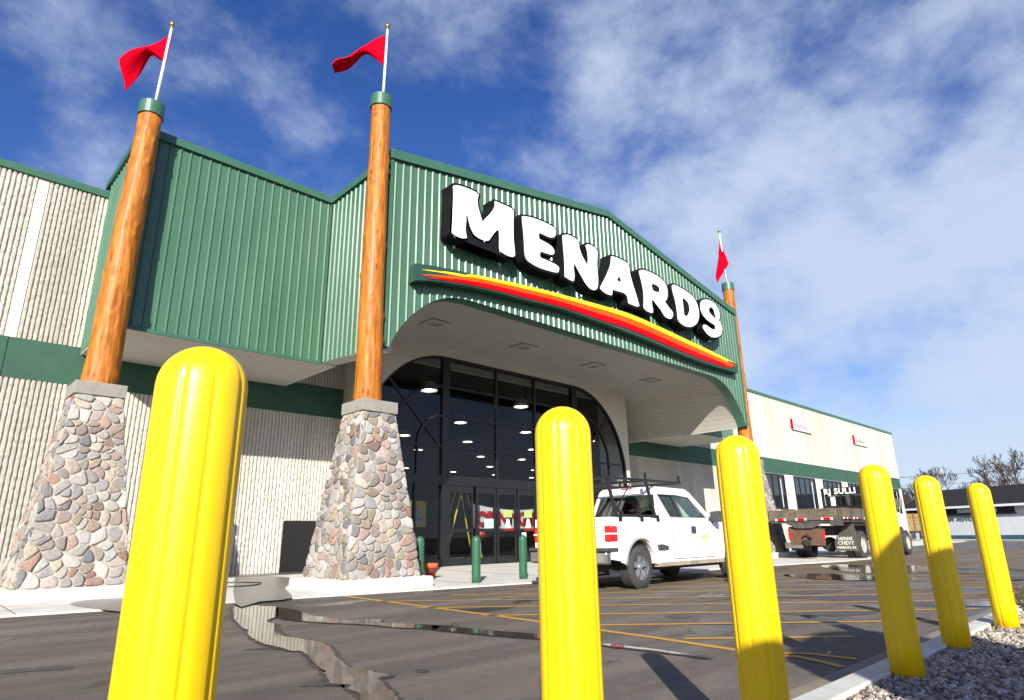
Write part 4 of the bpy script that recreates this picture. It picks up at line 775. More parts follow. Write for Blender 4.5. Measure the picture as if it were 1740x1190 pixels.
MB().box(12.0,12.75,17.33,17.35,1.32,2.15).build('sheet',pmat('poster yellow',(.50,.30,.03),.6,.1,3),o); MB().box(12.12,12.6,17.31,17.332,1.38,1.85).build('picture',pmat('poster picture',(.05,.09,.16),.6,0,8,col2=(.5,.5,.45)),o)
# ================================================================ white pickup
def wheel(c,rt,rr,w,side,parent,ns=5,dual=False,tm=TYRE,rm=ALLOY,steel=False):
    """axle along y; side -1: outer face towards -y"""
    s=side; prof=[(rr,-w/2),(rr+.03,-w/2-.004),(rt-.05,-w/2),(rt-.012,-w*.38),(rt,-w*.25),(rt,w*.25),(rt-.012,w*.38),(rt-.05,w/2),(rr+.03,w/2+.004),(rr,w/2),(rr*.93,w*.3),(rr*.93,-w*.3),(rr,-w/2)]
    b=MB(); b.lathe([(r,h*s*-1) for r,h in prof],c,40,'y',cap=False)
    n=44
    for k in range(n):   # tread blocks
        a=2*PI*k/n
        for u in (-.3,0,.3):
            aa=a+(.07 if u==0 else 0); ca,sa=math.cos(aa),math.sin(aa); 
            p=[]
            for dr in (-.01,.006):
                for (da,du) in ((-.045,-.12),(.045,-.12),(.045,.12),(-.045,.12)):
                    r=rt+dr; p.append((c[0]+r*math.cos(aa+da),c[1]+(u+du)*w,c[2]+r*math.sin(aa+da)))
            b.hexa(p)
    o=b.build('wheel',tm,parent); f=c[1]+s*w*.36
    r=MB()
    r.lathe([(rr*.94,s*w*.46),(rr*.99,s*w*.5),(rr*1.0,s*w*.46),(rr*.86,s*w*.18),(rr*.86,s*w*.1)],c,36,'y',cap=False)
    if steel:
        r.lathe([(rr*.88,s*w*.30),(rr*.62,s*w*.05),(rr*.45,s*w*.1),(rr*.40,s*w*.34),(0,s*w*.36)],c,32,'y')
    else:
        r.lathe([(rr*.30,s*w*.26),(rr*.26,s*w*.42),(0,s*w*.44)],c,24,'y')
        for k in range(ns):
            a=2*PI*k/ns+PI/2; 
            def q(rad_,da,h): return (c[0]+rad_*math.cos(a+da),c[1]+s*h,c[2]+rad_*math.sin(a+da))
            A=[q(rr*.2,-.75,w*.18),q(rr*.9,-.34,w*.18),q(rr*.9,.34,w*.18),q(rr*.2,.75,w*.18),q(rr*.2,-.6,w*.38),q(rr*.9,-.27,w*.42),q(rr*.9,.27,w*.42),q(rr*.2,.6,w*.38)]; r.hexa(A)
    r.build('rim',rm,o,.006); MB().lathe([(rr*.9,s*w*.08),(0,s*w*.08)],c,24,'y').build('brake_drum',UNDER,o); return o
def arc(cx,cz,r,a0,a1,n=14): return [(cx+r*math.cos(rad(a0+(a1-a0)*i/n)),cz+r*math.sin(rad(a0+(a1-a0)*i/n))) for i in range(n+1)]
def pickup(X,Yc):
    o=empty('pickup_truck',(X,Yc,0)); tag(o,'white extended cab pickup with black ladder rack parked before the entrance','pickup truck')
    yr,yl=Yc-.98,Yc+.98
    # bed sides with wheel arch, tailgate, floor
    side=[(-.92,.56)]+[(-.50,.50)]+arc(0,.40,.50,172,8)+[(.50,.44),(.79,.42),(.79,1.30),(-.90,1.32)]
    side=[(x+X,z) for x,z in side]
    b=MB(); b.prism(side,'y',yr,yr+.12); b.prism(side,'y',yl-.12,yl); b.box(X-.9,X+.79,yr+.12,yl-.12,.62,.72); b.box(X+.70,X+.79,yr+.12,yl-.12,.72,1.28)
    b.build('cargo_bed',CARW,o,.025)
    tg=MB().box(X-.945,X-.87,yr+.13,yl-.13,.66,1.29).build('tailgate',CARW,o,.02); MB().box(X-.965,X-.94,Yc-.12,Yc+.12,1.08,1.16).build('handle',DARKP,tg)
    fb=MB()   # flared rear fenders
    for s,y in ((-1,yr),(1,yl)):
        P=arc(0,.40,.52,176,4,18); Q=arc(0,.40,.66,170,10,18); vs=[]
        for (p,q) in zip(P,Q): vs+=[(X+p[0],y+s*.055,p[1]),(X+p[0],y,p[1]),(X+q[0],y-s*.004,q[1])]
        fb.add(vs,[f for i in range(18) for f in ((3*i,3*i+3,3*i+4,3*i+1),(3*i,3*i+2,3*i+5,3*i+3))],True)
    fb.build('fender_flare',CARW,o,fixn=True)
    # lower body + front
    body=[(.80,.42),(3.16,.42)]+[(x+3.76,z) for x,z in arc(0,.40,.50,175,5)]+[(4.52,.46),(4.70,.56),(4.74,.98),(4.66,1.09),(3.95,1.20),(3.05,1.27),(2.72,1.27),(2.62,1.33),(.80,1.33)]
    MB().prism([(x+X,z) for x,z in body],'y',yr,yl).build('body',CARW,o,.05,seg=3)
    MB().prism([(x+X,z) for x,z in ((2.45,.44),(3.2,.9),(3.2,.44))],'y',yr+.06,yl-.06).box(X-.85,X+4.4,yr+.28,yl-.28,.30,.48).box(X-.7,X-.2,Yc-.35,Yc+.5,.24,.36).box(X+1.0,X+2.0,Yc+.1,Yc+.6,.26,.42).build('chassis',UNDER,o)
    for sgn,y in ((-1,yr),(1,yl)):
        for xc in (0,3.76): MB().prism([(X+x+xc,z) for x,z in arc(0,.42,.49,180,0,12)],'y',min(y-sgn*.10,y-sgn*.6),max(y-sgn*.10,y-sgn*.6)).build('wheel_well',UNDER,o)
    for sgn,y in ((-1,yr),(1,yl)): MB().box(X+.55,X+3.2,min(y+sgn*.004,y-sgn*.1),max(y+sgn*.004,y-sgn*.1),.37,.455).build('rocker_panel',pmat('dirty sill',(.30,.25,.19),.8,.3,6),o,.012)
    # cab: rings with window openings, roof
    yb,yt=.90,.755; zb,zt=1.30,1.93
    def yy(z): return yb+(yt-yb)*(z-zb)/(zt-zb)
    cab=MB()
    SO_=[(.80,1.30),(3.06,1.26),(2.30,1.90),(1.85,1.95),(1.02,1.95)]
    SI=[(1.13,1.32),(2.68,1.30),(2.16,1.80),(1.75,1.83),(1.02+.02,1.80)]
    SI=[(1.28,1.34),(2.74,1.31),(2.17,1.76),(1.70,1.80),(1.00,1.80)]
    def side_ring(s):
        vs=[]
        for d in (0,.06):
            for P in (SO_,SI):
                for (x,z) in P: vs.append((X+x,Yc+s*(yy(z)-d),z))
        n=5; fs=[]
        for k in range(n):
            j=(k+1)%n; fs+=[(k,j,n+j,n+k),(2*n+j,2*n+k,3*n+k,3*n+j),(j,k,2*n+k,2*n+j),(n+k,n+j,3*n+j,3*n+k)]
        cab.add(vs,fs)
    side_ring(-1); side_ring(1)
    cab.hexa([(X+1.0,Yc-.74,1.93),(X+2.33,Yc-.74,1.885),(X+2.33,Yc+.74,1.885),(X+1.0,Yc+.74,1.93),(X+1.05,Yc-.70,1.985),(X+2.25,Yc-.70,1.965),(X+2.25,Yc+.70,1.965),(X+1.05,Yc+.70,1.985)])
    # rear wall of the cab with its window
    cab.hexa([(X+.80,Yc-.9,1.28),(X+.86,Yc-.9,1.28),(X+.86,Yc+.9,1.28),(X+.80,Yc+.9,1.28),(X+.82,Yc-.88,1.38),(X+.88,Yc-.88,1.38),(X+.88,Yc+.88,1.38),(X+.82,Yc+.88,1.38)])
    cab.hexa([(X+.965,Yc-.77,1.80),(X+1.03,Yc-.77,1.80),(X+1.03,Yc+.77,1.80),(X+.965,Yc+.77,1.80),(X+1.0,Yc-.75,1.94),(X+1.08,Yc-.75,1.94),(X+1.08,Yc+.75,1.94),(X+1.0,Yc+.75,1.94)])
    for s in (-1,1): cab.hexa([(X+.82,Yc+s*.88,1.36),(X+.88,Yc+s*.88,1.36),(X+.88,Yc+s*.80,1.36),(X+.82,Yc+s*.80,1.36),(X+.97,Yc+s*.775,1.82),(X+1.03,Yc+s*.775,1.82),(X+1.03,Yc+s*.70,1.82),(X+.97,Yc+s*.70,1.82)])
    cab.build('cab',CARW,o,.02)
    def quadpane(name,m,p): 
        v=[Vector(q) for q in p]; n=(v[1]-v[0]).cross(v[2]-v[0]).normalized()*.012; return MB().add([tuple(q) for q in v]+[tuple(q+n) for q in v],[tuple(range(len(v)))[::-1],tuple(range(len(v),2*len(v)))]+[(i,(i+1)%len(v),len(v)+(i+1)%len(v),len(v)+i) for i in range(len(v))]).build(name,m,o)
    quadpane('rear_window',CARDK,[(X+.845,Yc+.82,1.37),(X+.845,Yc-.82,1.37),(X+.99,Yc-.71,1.81),(X+.99,Yc+.71,1.81)])
    quadpane('windshield',CARGL,[(X+3.02,Yc-.84,1.28),(X+3.02,Yc+.84,1.28),(X+2.32,Yc+.72,1.90),(X+2.32,Yc-.72,1.90)])
    for s in (-1,1):
        W=[(1.28,1.34),(1.70,1.335),(1.55,1.80),(1.00,1.80)]; W2=[(1.80,1.33),(2.74,1.31),(2.17,1.76),(1.70,1.80),(1.62,1.80)]
        quadpane('side_window',CARDK,[(X+x,Yc+s*(yy(z)-.03),z) for x,z in W][::s or 1]); quadpane('side_window',CARGL,[(X+x,Yc+s*(yy(z)-.03),z) for x,z in W2])
        b=MB()
        for (p,q) in (((1.75,1.33),(1.585,1.80)),): 
            b.hexa([(X+p[0]-.05,Yc+s*(yy(p[1])-.045),p[1]),(X+p[0]+.05,Yc+s*(yy(p[1])-.045),p[1]),(X+p[0]+.05,Yc+s*(yy(p[1])-.012),p[1]),(X+p[0]-.05,Yc+s*(yy(p[1])-.012),p[1]),(X+q[0]-.05,Yc+s*(yy(q[1])-.045),q[1]),(X+q[0]+.05,Yc+s*(yy(q[1])-.045),q[1]),(X+q[0]+.05,Yc+s*(yy(q[1])-.012),q[1]),(X+q[0]-.05,Yc+s*(yy(q[1])-.012),q[1])])
        b.tube([(X+x,Yc+s*(yy(z)-.004),z) for x,z in SI+[SI[0]]],.016,6); b.hexa([(X+2.62,Yc+s*.90,1.29),(X+2.98,Yc+s*.92,1.25),(X+2.98,Yc+s*.89,1.25),(X+2.62,Yc+s*.87,1.29),(X+2.56,Yc+s*.868,1.42),(X+2.72,Yc+s*.85,1.45),(X+2.72,Yc+s*.83,1.45),(X+2.56,Yc+s*.84,1.42)]); b.build('window_trim',DARKP,o)
        y=Yc+s*.98
        d=MB().box(X+1.16,X+1.172,y-.003,y+.003,.5,1.30).box(X+2.83,X+2.842,y-.003,y+.003,.62,1.26).box(X+1.172,X+2.83,y-.003,y+.003,.5,.512).build('door_seam',UNDER,o)
        MB().box(X+1.90,X+2.08,y-.02,y+.02,1.0,1.15).build('door_handle',DARKP,o,.012)
        mr=MB().hexa([(X+2.72,y+s*.02,1.24),(X+2.88,y+s*.02,1.24),(X+2.88,y+s*.25,1.24),(X+2.72,y+s*.25,1.24),(X+2.70,y+s*.02,1.46),(X+2.86,y+s*.02,1.46),(X+2.86,y+s*.24,1.48),(X+2.70,y+s*.24,1.48)]).box(X+2.74,X+2.84,min(y-s*.06,y+s*.06),max(y-s*.06,y+s*.06),1.26,1.31).build('mirror',DARKP,o,.03)
        t=MB().box(X-.935,X-.70,min(y-s*.2,y+s*.012),max(y-s*.2,y+s*.012),.86,1.17).build('tail_light',REDL,o,.04,seg=3)
        MB().box(X-.945,X-.69,min(y-s*.19,y+s*.018),max(y-s*.19,y+s*.018),1.0,1.035).build('reverse_lens',CLEARL,t,.01)
        MB().prism([(X+.58,.70),(X+.93,.70),(X+.92,.76),(X+.74,.80),(X+.57,.80)],'y',min(y,y+s*.05),max(y,y+s*.05)).build('step_pad',DARKP,o,.012)
    # emblem on the door: small green arch over yellow mark with two faint lines
    y=yr-.004; b=MB(); arcp=[(X+2.42+.17*math.cos(a),y,.98+.12*math.sin(a)) for a in np.linspace(.5,2.6,10)]; b.tube(arcp,.012,4)
    b.box(X+2.25,X+2.60,y-.002,y+.004,.80,.812).box(X+2.22,X+2.62,y-.002,y+.004,.70,.725); b.build('door_emblem',pmat('emblem green',(.33,.58,.52),.5,.3,40),o)
    MB().prism([(X+2.30,.87),(X+2.55,.87),(X+2.52,.96),(X+2.42,.99),(X+2.32,.95)],'y',y-.003,y+.003).build('door_emblem',pmat('emblem yellow',(.85,.68,.12),.5,.2,40),o)
    MB().box(X-1.08,X-.93,yr+.0,yl-.0,.47,.70).build('rear_bumper',CHROME,o,.04,seg=3); MB().box(X-1.085,X-.74,yr-.03,yl+.03,.70,.765).build('bumper_step',DARKP,o,.015)
    MB().box(X-1.095,X-1.078,Yc-.16,Yc+.16,.52,.66).build('licence_plate',WHITE,o)
    MB().box(X+4.60,X+4.84,yr+.02,yl-.02,.46,.72).build('front_bumper',CHROME,o,.05); MB().box(X+4.70,X+4.765,yr+.42,yl-.42,.78,1.04).build('grille',CHROME,o,.02)
    for s in (-1,1): MB().box(X+4.60,X+4.75,min(Yc+s*.60,Yc+s*.95),max(Yc+s*.60,Yc+s*.95),.80,1.02).build('headlight',CLEARL,o,.03)
    MB().box(X+1.0,X+1.06,Yc-.14,Yc+.14,1.945,1.975).build('brake_light',REDL,o,.008)
    for yv,s in ((Yc-.84,-1),(Yc+.84,1)):
        for xc in (0,3.76): wheel((X+xc,yv,.392),.392,.235,.26,s,o)
    # ladder rack
    r=MB()
    for s in (-1,1):
        y=Yc+s*.90; yt_=Yc+s*.80
        r.box(X-.75,X+.79,y-.035,y+.035,1.325,1.375)
        for x in (-.62,.68): r.hexa([(X+x-.03,y-.025,1.37),(X+x+.03,y-.025,1.37),(X+x+.03,y+.025,1.37),(X+x-.03,y+.025,1.37),(X+x-.12,yt_-.025,2.05),(X+x-.06,yt_-.025,2.05),(X+x-.06,yt_+.025,2.05),(X+x-.12,yt_+.025,2.05)])
        r.box(X-.80,X+1.92,yt_-.022,yt_+.022,2.05,2.10)
        for x in (-.60,.10,.66): r.box(X+x-.05,X+x+.05,Yc+s*.965-.03,Yc+s*.965+.03,1.24,1.345)
        for x in (-.75,.58,1.86): r.box(X+x-.025,X+x+.025,yt_-.02,yt_+.02,2.10,2.23)
        r.tube([(X-.66,y,1.40),(X+.1,yt_,2.05)],.014,6)
    for x in (-.76,.57,1.86): r.box(X+x-.025,X+x+.025,Yc-.8,Yc+.8,2.045,2.095)
    r.build('ladder_rack',BLACK,o,.006)
    # inside: seats, dash, wheel
    s=MB()
    for y in (Yc-.38,Yc+.38): s.box(X+1.42,X+1.62,y-.26,y+.26,.9,1.5).box(X+1.44,X+1.56,y-.13,y+.13,1.52,1.68)
    s.box(X+.95,X+1.12,Yc-.7,Yc+.7,.9,1.45).box(X+2.45,X+2.9,Yc-.85,Yc+.85,1.05,1.29); s.build('seats',pmat('grey seat',(.16,.16,.15),.9,.15,20),o,.04)
    MB().lathe([(.17,-.012),(.185,0),(.17,.012),(.155,0),(.17,-.012)],(X+2.35,Yc+.38,1.36),24,'x',cap=False).build('steering_wheel',BLACK,o)
    return o
pickup(10.67,8.49)
# ================================================================ flatbed truck
def flatbed(X,y0,y1):
    yc=(y0+y1)/2; o=empty('flatbed_truck',(X,yc,0)); tag(o,'old flatbed truck with weathered plank deck and white cab','flatbed truck')
    xr=X-2.25; xh=X+3.1; zt,zb=1.80,1.40
    b=MB(); yy=y0
    k=16
    for i in range(k):
        a=y0+(y1-y0)*i/k; b.box(xr,xh,a+.006,y0+(y1-y0)*(i+1)/k-.006,1.74,1.775)
    b.build('deck',WOODG,o)
    b=MB(); rng=random.Random(9)
    for i in range(5): a=y0+(y1-y0)*i/5; b.box(xr-.05,xr,a+.008,y0+(y1-y0)*(i+1)/5-.008,zb,zt+rng.uniform(-.015,.02))
    for i in range(11): a=xr+(xh-xr)*i/11; e=xr+(xh-xr)*(i+1)/11; b.box(a+.01,e-.01,y0-.05,y0,zb+.02,zt+rng.uniform(-.015,.02)); b.box(a+.01,e-.01,y1,y1+.05,zb+.02,zt)
    b.build('side_boards',WOODG,o,.006)
    b=MB().box(xr,xh,y0+.02,y1-.02,1.32,1.45)
    for i in range(6): x=xr+.1+i*(xh-xr-.2)/5; b.box(x-.05,x+.05,y0-.075,y0-.052,zb-.05,zt+.01)
    b.prism([(y0+.55,1.32),(y1-.55,1.32),(y1-.95,1.12),(y0+.95,1.12)],'x',xr+.02,xr+.1); b.hexa([(xr-.06,y0-.06,1.2),(xr+.2,y0-.06,1.2),(xr+.2,y0+.3,1.2),(xr-.06,y0+.3,1.2),(xr-.06,y0-.06,1.42),(xr+.2,y0-.06,1.42),(xr+.2,y0+.3,1.42),(xr-.06,y0+.3,1.42)]); b.build('deck_frame',GREYM,o)
    for i,yv in enumerate((y0+.38,y0+1.30,y1-.45)):
        t=MB().box(xr-.062,xr-.052,yv-.2,yv+.2,zb+.0,zb+.075).build('reflector_tape',WHITE,o); MB().box(xr-.07,xr-.058,yv-.12,yv+.12,zb,zb+.076).build('red_tape',SR,t)
    for xv in (xr+.5,xr+1.5,xr+2.6,xr+3.7):
        t=MB().box(xv-.2,xv+.2,y0-.062,y0-.052,zb+.02,zb+.09).build('reflector_tape',WHITE,o); MB().box(xv-.1,xv+.1,y0-.07,y0-.058,zb+.02,zb+.091).build('red_tape',SR,t)
    ch=MB().box(xr+.2,X+6.6,yc-.5,yc-.36,.85,1.2).box(xr+.2,X+6.6,yc+.36,yc+.5,.85,1.2).box(X-.1,X+.1,y0+.2,y1-.2,.42,.62).lathe([(.22,-.3),(.28,0),(.22,.3)],(X,yc,.52),16,'x'); ch.build('chassis',UNDER,o)
    p=MB().prism([(yc-.62,.50),(yc+.62,.55),(yc+.66,1.12),(yc-.66,1.10)],'x',xr+.12,xr+.17).build('hitch_plate',RUST,o,.01)
    MB().box(xr+.0,xr+.12,yc-.12,yc+.10,.55,.72).lathe([(.05,0),(.07,.03),(.05,.08),(0,.09)],(xr+.03,yc,.5),12).tube([(xr+.06,yc-.2,.75),(xr+.02,yc-.05,.9),(xr+.06,yc+.15,.8)],.025,8).build('hitch',UNDER,p)
    for s in (-1,1): MB().box(xr+.11,xr+.118,yc+s*.6-.05,yc+s*.6+.05,.72,1.0).build('reflector',REDL,p)
    MB().box(xr+.3,xr+.34,y1-1.0,y1-.35,.42,.62).build('step_bar',CHROME,o); MB().box(xr+.26,xr+.29,y1-1.05,y1-.7,.72,.92).build('licence_plate',pmat('pale plate',(.52,.68,.66),.5,.1,20),o)
    for yv in (y0+.95,y1-.85): MB().lathe([(.0,-.02),(.07,-.02),(.07,.02),(0,.02)],(xr+.2,yv,1.02),16,'x').build('tail_light',REDL,o)
    # mud flap with lettering
    fl_=MB().prism([(y0+.02,.30),(y0+.82,.30),(y0+.82,.62),(y0+.62,.95),(y0+.3,1.35),(y0+.1,1.35),(y0+.02,.95)],'x',X-.72,X-.69).build('mud_flap',GREYM,o)
    MB().box(X-.72,X-.69,y1-.8,y1-.03,.30,1.2).build('mud_flap',GREYM,o)
    b=MB()
    for t,z,sz in (('HERRIS',.68,.16),('CHEVY',.52,.18),('MARION, IN',.38,.12)): add_text(b,t,sz,(X-.725,y0+.42,z),(0,-1,0),(0,0,1),ext=.003,off=.004,align='CENTER')
    b.build('lettering',pmat('faded white lettering',(.55,.55,.5),.7,.3,30),fl_)
    for s,yv in ((-1,y0+.17),(-1,y0+.47),(1,y1-.47),(1,y1-.17)): wheel((X,yv,.5),.5,.29,.25,s,o,steel=True,rm=pmat('dusty rim',(.48,.46,.40),.6,.15,6))
    XF=X+5.6
    for s,yv in ((-1,y0+.2),(1,y1-.2)): wheel((XF,yv,.5),.5,.29,.27,s,o,steel=True,rm=pmat('dusty rim',(.48,.46,.40),.6,.15,6))
    # headboard
    b=MB().ring([(y0+.02,1.76),(y1-.02,1.76),(y1-.02,2.82),(y0+.02,2.82)],[(y0+.1,2.06),(y1-.12,2.06),(y1-.12,2.52),(y0+.1,2.52)],'x',xh,xh+.06)
    for yv in (y0+.75,yc,y1-.8): b.box(xh+.01,xh+.05,yv-.025,yv+.025,2.06,2.52)
    hb=b.build('headboard',BLACK,o)
    add_text(MB(),'RJ SULLI',.335,(xh-.008,y1-.14,2.555),(0,-1,0),(0,0,1),ext=.006,off=.009,space=1.12).build('lettering',WHITE,hb)
    MB().box(xh-.03,xh-.005,y0+.02,y0+.1,1.78,1.9).build('marker_lamp',pmat('amber lens',(.8,.35,.02),.3,.1,9),hb)
    # cab
    a0,a1=yc-.98,yc+.98; prof=[(xh+.12,1.0),(XF-.55,.9)]+[(XF+x,.5+z) for x,z in arc(0,.05,.62,165,20,10)]+[(XF+.98,.75),(XF+1.05,1.35),(XF+.95,1.62),(XF-.35,1.86),(xh+.12,1.86)]
    MB().prism(prof,'y',a0,a1).build('body',CARW,o,.07,seg=3)
    xc0,xc1=xh+.12,XF-.1
    c=MB()
    for s in (-1,1):
        P=[(xc0,1.84),(XF-.3,1.84),(XF-.75,2.58),(xc0+.04,2.62)]; I=[(xc0+.45,1.9),(XF-.5,1.9),(XF-.82,2.46),(xc0+.45,2.48)]
        y=yc+s*.92; c.ring(P,I,'y',min(y,y-s*.06),max(y,y-s*.06))
    c.hexa([(xc0,yc-.92,2.58),(XF-.72,yc-.92,2.54),(XF-.72,yc+.92,2.54),(xc0,yc+.92,2.58),(xc0+.05,yc-.86,2.68),(XF-.8,yc-.86,2.66),(XF-.8,yc+.86,2.66),(xc0+.05,yc+.86,2.68)])
    c.ring([(yc-.92,1.84),(yc+.92,1.84),(yc+.92,2.6),(yc-.92,2.6)],[(yc-.72,2.0),(yc+.72,2.0),(yc+.72,2.46),(yc-.72,2.46)],'x',xc0,xc0+.06); c.build('cab',CARW,o,.02)
    MB().box(xc0+.02,xc0+.035,yc-.72,yc+.72,2.0,2.46).build('rear_window',CARDK,o)
    MB().add([(XF-.33,yc-.86,1.86),(XF-.33,yc+.86,1.86),(XF-.76,yc+.86,2.55),(XF-.76,yc-.86,2.55)],[(0,1,2,3)]).build('windshield',CARGL,o)
    for s in (-1,1):
        y=yc+s*.89; MB().box(xc0+.45,XF-.6,y-.006,y+.006,1.9,2.47).build('side_window',CARGL,o)
        MB().box(XF-.5,XF-.34,yc+s*1.2-.1,yc+s*1.2+.1,1.95,2.35).box(XF-.44,XF-.40,min(yc+s*.93,yc+s*1.15),max(yc+s*.93,yc+s*1.15),2.1,2.14).build('mirror',CHROME,o,.015)
        MB().box(XF+.88,XF+1.08,min(yc+s*.62,yc+s*.96),max(yc+s*.62,yc+s*.96),1.12,1.38).build('headlight',DARKP,o,.03)
    MB().box(XF+.95,XF+1.18,y0+.2,y1-.2,.55,.85).build('front_bumper',CHROME,o,.04); MB().box(XF+1.0,XF+1.07,yc-.55,yc+.55,.95,1.4).build('grille',DARKP,o)
    return o
flatbed(26.5,8.6,11.1)
# ================================================================ far side of the lot
G0,G1_=Vector((82.5,19.7)),Vector((68.6,-6.9)); gd=(G1_-G0).normalized(); gn=Vector((gd.y,-gd.x))   # gn points away from the camera?
if gn.dot(G0)<0: gn=-gn
def gp(s,dep,z): q=G0+gd*s+gn*dep; return (q.x,q.y,z)
def gbox(b,s0,s1,d0,d1,z0,z1): return b.hexa([gp(s0,d0,z0),gp(s1,d0,z0),gp(s1,d1,z0),gp(s0,d1,z0),gp(s0,d0,z1),gp(s1,d0,z1),gp(s1,d1,z1),gp(s0,d1,z1)])
GAR=empty('garage_building',gp(8,2,0)); tag(GAR,'long low pale garage with dark roof across the lot','garage')
b=MB(); gbox(b,-3,30,0,9,0,3.2); b.build('wall',GARW,GAR)
b=MB(); b.hexa([gp(-3.5,-.6,3.22),gp(30.5,-.6,3.22),gp(30.5,9.6,3.22),gp(-3.5,9.6,3.22),gp(-3.5,4.2,5.35),gp(30.5,4.2,5.35),gp(30.5,4.8,5.35),gp(-3.5,4.8,5.35)]); b.build('roof',SHING,GAR)
b=MB(); gbox(b,-3.5,30.5,-.66,-.58,3.1,3.32); b.build('fascia',WHITE,GAR)
b=MB(); gbox(b,-2.8,9.2,-.05,-.0,2.5,3.1); f=b.build('clerestory',DARKI,GAR)
b=MB()
for s in (3.3,6.0): gbox(b,s,s+1.5,-.09,-.045,2.62,3.02)
b.build('pane',GARW,f); b=MB(); gbox(b,-2.9,9.3,-.16,-.0,2.38,2.48); b.build('ledge',GREYM,GAR)
b=MB(); gbox(b,1.6,30,-.07,0,.02,.42); b.build('base_stripe',TEAL,GAR)
b=MB(); gbox(b,.6,1.9,-.06,.0,0,1.45); b.build('doorway',DARKI,GAR)
b=MB(); gbox(b,12.5,14.4,-.05,0,1.55,2.35); b.build('notice_board',pmat('pale board',(.42,.50,.50),.7,.35,3),GAR)
b=MB(); gbox(b,11.4,17,-.045,0,1.02,1.2); b.build('pink_stripe',pmat('faded pink stripe',(.52,.36,.40),.7,.1,2),GAR)
FADED=pmat('faded teal lettering',(.10,.15,.17),.8,.2,5)
for txt,s0 in (('SH',2.0),('AUTO',3.1)): add_text(MB(),txt,.62,gp(s0,-.06,1.85),(gd.x,gd.y,0),(0,0,1),ext=.01,off=.014,space=1.1).build('lettering',FADED,GAR)
K0=Vector((68,22)); b=MB()
k0,k1=Vector((80,21.5)),Vector((54,-6)); kd=(k1-k0).normalized(); kn=Vector((kd.y,-kd.x)); kn=kn if kn.dot(k0)>0 else -kn
b.hexa([(k0.x-5*kn.x,k0.y-5*kn.y,0),(k1.x-5*kn.x,k1.y-5*kn.y,0),(k1.x-3.6*kn.x,k1.y-3.6*kn.y,0),(k0.x-3.6*kn.x,k0.y-3.6*kn.y,0)]+[(k0.x-5*kn.x,k0.y-5*kn.y,.17),(k1.x-5*kn.x,k1.y-5*kn.y,.17),(k1.x-3.6*kn.x,k1.y-3.6*kn.y,.17),(k0.x-3.6*kn.x,k0.y-3.6*kn.y,.17)])
struct(b.build('far_kerb',pmat('pale concrete strip',(.66,.66,.64),.8,.1,3),None,.02))
# stake trailer
tp,tq=Vector((74.5,19.6)),Vector((78.2,17.2)); td=(tq-tp).normalized(); tn=Vector((td.y,-td.x)); tn=tn if tn.dot(tp)>0 else -tn
def tpt(s,dp,z): q=tp+td*s+tn*dp; return (q.x,q.y,z)
TR=empty('stake_trailer',tpt(2,1,0)); tag(TR,'brown wooden sided trailer parked between the store and the garage','trailer')
b=MB()
for k in range(4): b.hexa([tpt(-1,0,.95+k*.42),tpt(3.1,0,.95+k*.42),tpt(3.1,.06,.95+k*.42),tpt(-1,.06,.95+k*.42),tpt(-1,0,1.33+k*.42),tpt(3.1,0,1.33+k*.42),tpt(3.1,.06,1.33+k*.42),tpt(-1,.06,1.33+k*.42)])
b.build('side_boards',pmat('brown boards',(.24,.16,.05),.8,.3,3,stretch=(1,1,4)),TR)
for s in (-1,.3,1.6,2.95): MB().hexa([tpt(s,-.06,.8),tpt(s+.1,-.06,.8),tpt(s+.1,0,.8),tpt(s,0,.8),tpt(s,-.06,2.65),tpt(s+.1,-.06,2.65),tpt(s+.1,0,2.65),tpt(s,0,2.65)]).build('stake',RUST,TR)
b=MB(); b.hexa([tpt(-1,0,.72),tpt(3.1,0,.72),tpt(3.1,2.2,.72),tpt(-1,2.2,.72),tpt(-1,0,.93),tpt(3.1,0,.93),tpt(3.1,2.2,.93),tpt(-1,2.2,.93)]); b.build('bed',UNDER,TR)
for s in (.2,1.2,2.6): q=tpt(s,.2,.42); w=MB().lathe([(.2,-.12),(.42,-.12),(.42,.12),(.2,.12)],q,20,'y').build('wheel',TYRE,TR)
# bare trees
def tree_mesh(seed,H,spread,depth=7):
    rng=random.Random(seed); b=MB(); tr=MB()
    def br(p,d,L,r,k):
        path=[p]; q=p; dd=d.copy(); n=3
        for i in range(n):
            dd=(dd+Vector((rng.uniform(-.22,.22),rng.uniform(-.22,.22),rng.uniform(-.05,.14)))).normalized(); q=q+dd*L/n; path.append(q)
        (tr if k==depth else b).tube(path,[max(r,.020)*(1-.4*i/n) for i in range(n+1)],5 if k>2 else 3,True,False)
        if k==0: return
        m=rng.choice((2,3,3)) if k>1 else 3
        for i in range(m):
            a=rng.uniform(0,2*PI); t=Vector((math.cos(a),math.sin(a),rng.uniform(-.1,.4))); nd=(dd*1.0+t*spread*rng.uniform(.6,1.1)).normalized()
            br(path[rng.choice((2,3,3)) if k<depth else 3],nd,L*rng.uniform(.66,.86),r*.56,k-1)
    br(Vector((0,0,-.1)),Vector((0,0,1)),H*.22,H*.026,depth)
    o=empty('bare_tree'); tr.build('trunk',BARK,o,fixn=False); b.build('crown',BARK,o,fixn=False); return o
protos=[tree_mesh(s,H,sp) for s,H,sp in ((3,11,.62),(8,11,.75),(15,9,.8))]
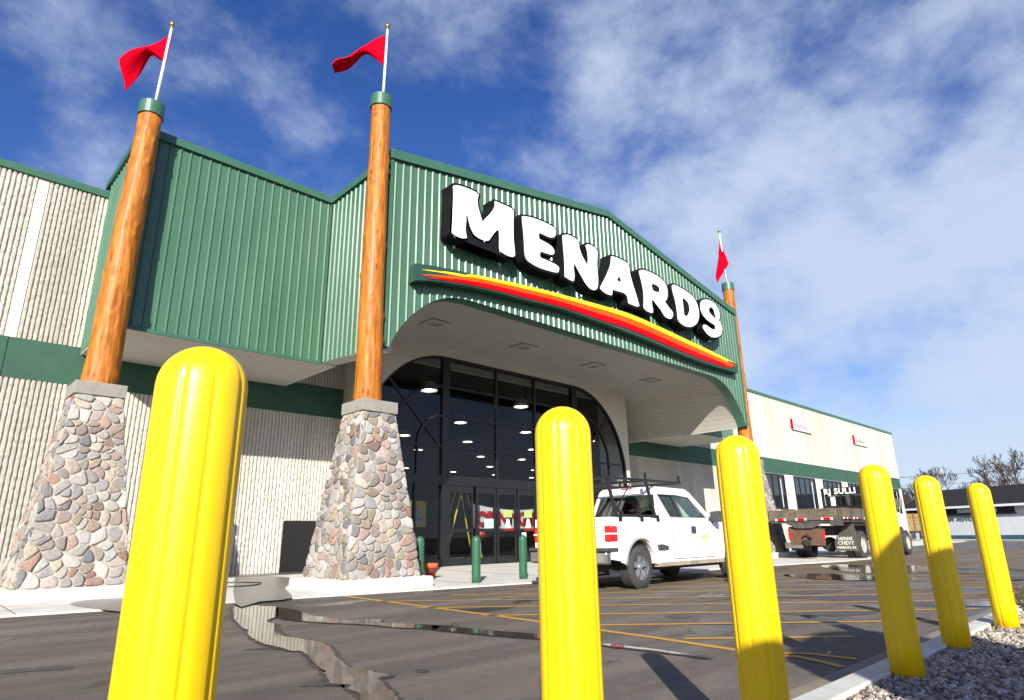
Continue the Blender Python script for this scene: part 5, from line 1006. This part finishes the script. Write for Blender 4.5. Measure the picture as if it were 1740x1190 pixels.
TREES=[(0,1634,104,13.0,'large spreading bare tree rising above the garage roof',.5),(1,1556,112,10.0,'bare tree just right of the store corner',1.9),(2,1700,112,10.0,'bushy bare tree right of the large spreading one',.2),(1,1742,96,13.5,'tall bare tree at the right edge of the photo',3.3),(2,1676,125,10,'thin bare tree far behind the garage roof, right of the large tree',2.2),(0,1592,128,8.5,'low bare tree behind the wooden trailer',4.0),(1,1722,118,11.5,'bare tree half hidden behind the tree at the right edge',5.1),(2,1546,105,8.2,'low bare tree touching the store corner',1.0),(0,1712,135,10.5,'farthest bare tree in the thicket beyond the right end of the garage',2.9),(1,1660,130,9.5,'bare tree right behind the large spreading tree, lower than it',1.2),(0,1568,125,9,'bare tree between the store corner and the garage, behind two lower trees',5.7)]
def place_tree(k,px,dist,H,label,rot,first=[0,0,0]):
    a=rad(CY)+math.atan((px-870)/CF*math.cos(rad(CP))); x,y=dist*math.sin(a),dist*math.cos(a); p=protos[k]
    t=p if not first[k] else copy_tree(p); first[k]=1
    t.location=(x,y,0); t.rotation_euler=(0,0,rot); s=H/(11,11,9)[k]; t.scale=(s,s,s); tag(t,label,'tree','bare trees beyond the garage')
for a in TREES: place_tree(*a)
# utility poles and wires well behind the garage
UP=[]
for i,(x,y) in enumerate(((112,52),(104,-14))):
    o=empty('utility_pole',(x,y,0)); tag(o,('wooden utility pole standing behind the store','wooden utility pole standing beyond the far end of the garage')[i],'utility pole','utility poles'); MB().tube([(x,y,0),(x,y,10.5)],[.16,.11],10).build('pole',BARK,o); MB().box(x-.08,x+.08,y-1.2,y+1.2,9.7,9.85).build('crossarm',BARK,o)
for k,(dy,z) in enumerate(((-1.0,9.9),(1.0,9.9),(0,8.6))):
    pts=[(112+(104-112)*t,52+dy+(-14-52)*t,z-1.4*4*t*(1-t)) for t in [i/16 for i in range(17)]]
    tag(MB().tube(pts,.022,5).build('overhead_wire',BLACK),('upper utility wire strung behind the bare tree, nearer of the pair','upper utility wire strung behind the bare tree, farther of the pair','lowest utility wire strung across the sky behind the garage')[k],'wire','overhead wires')
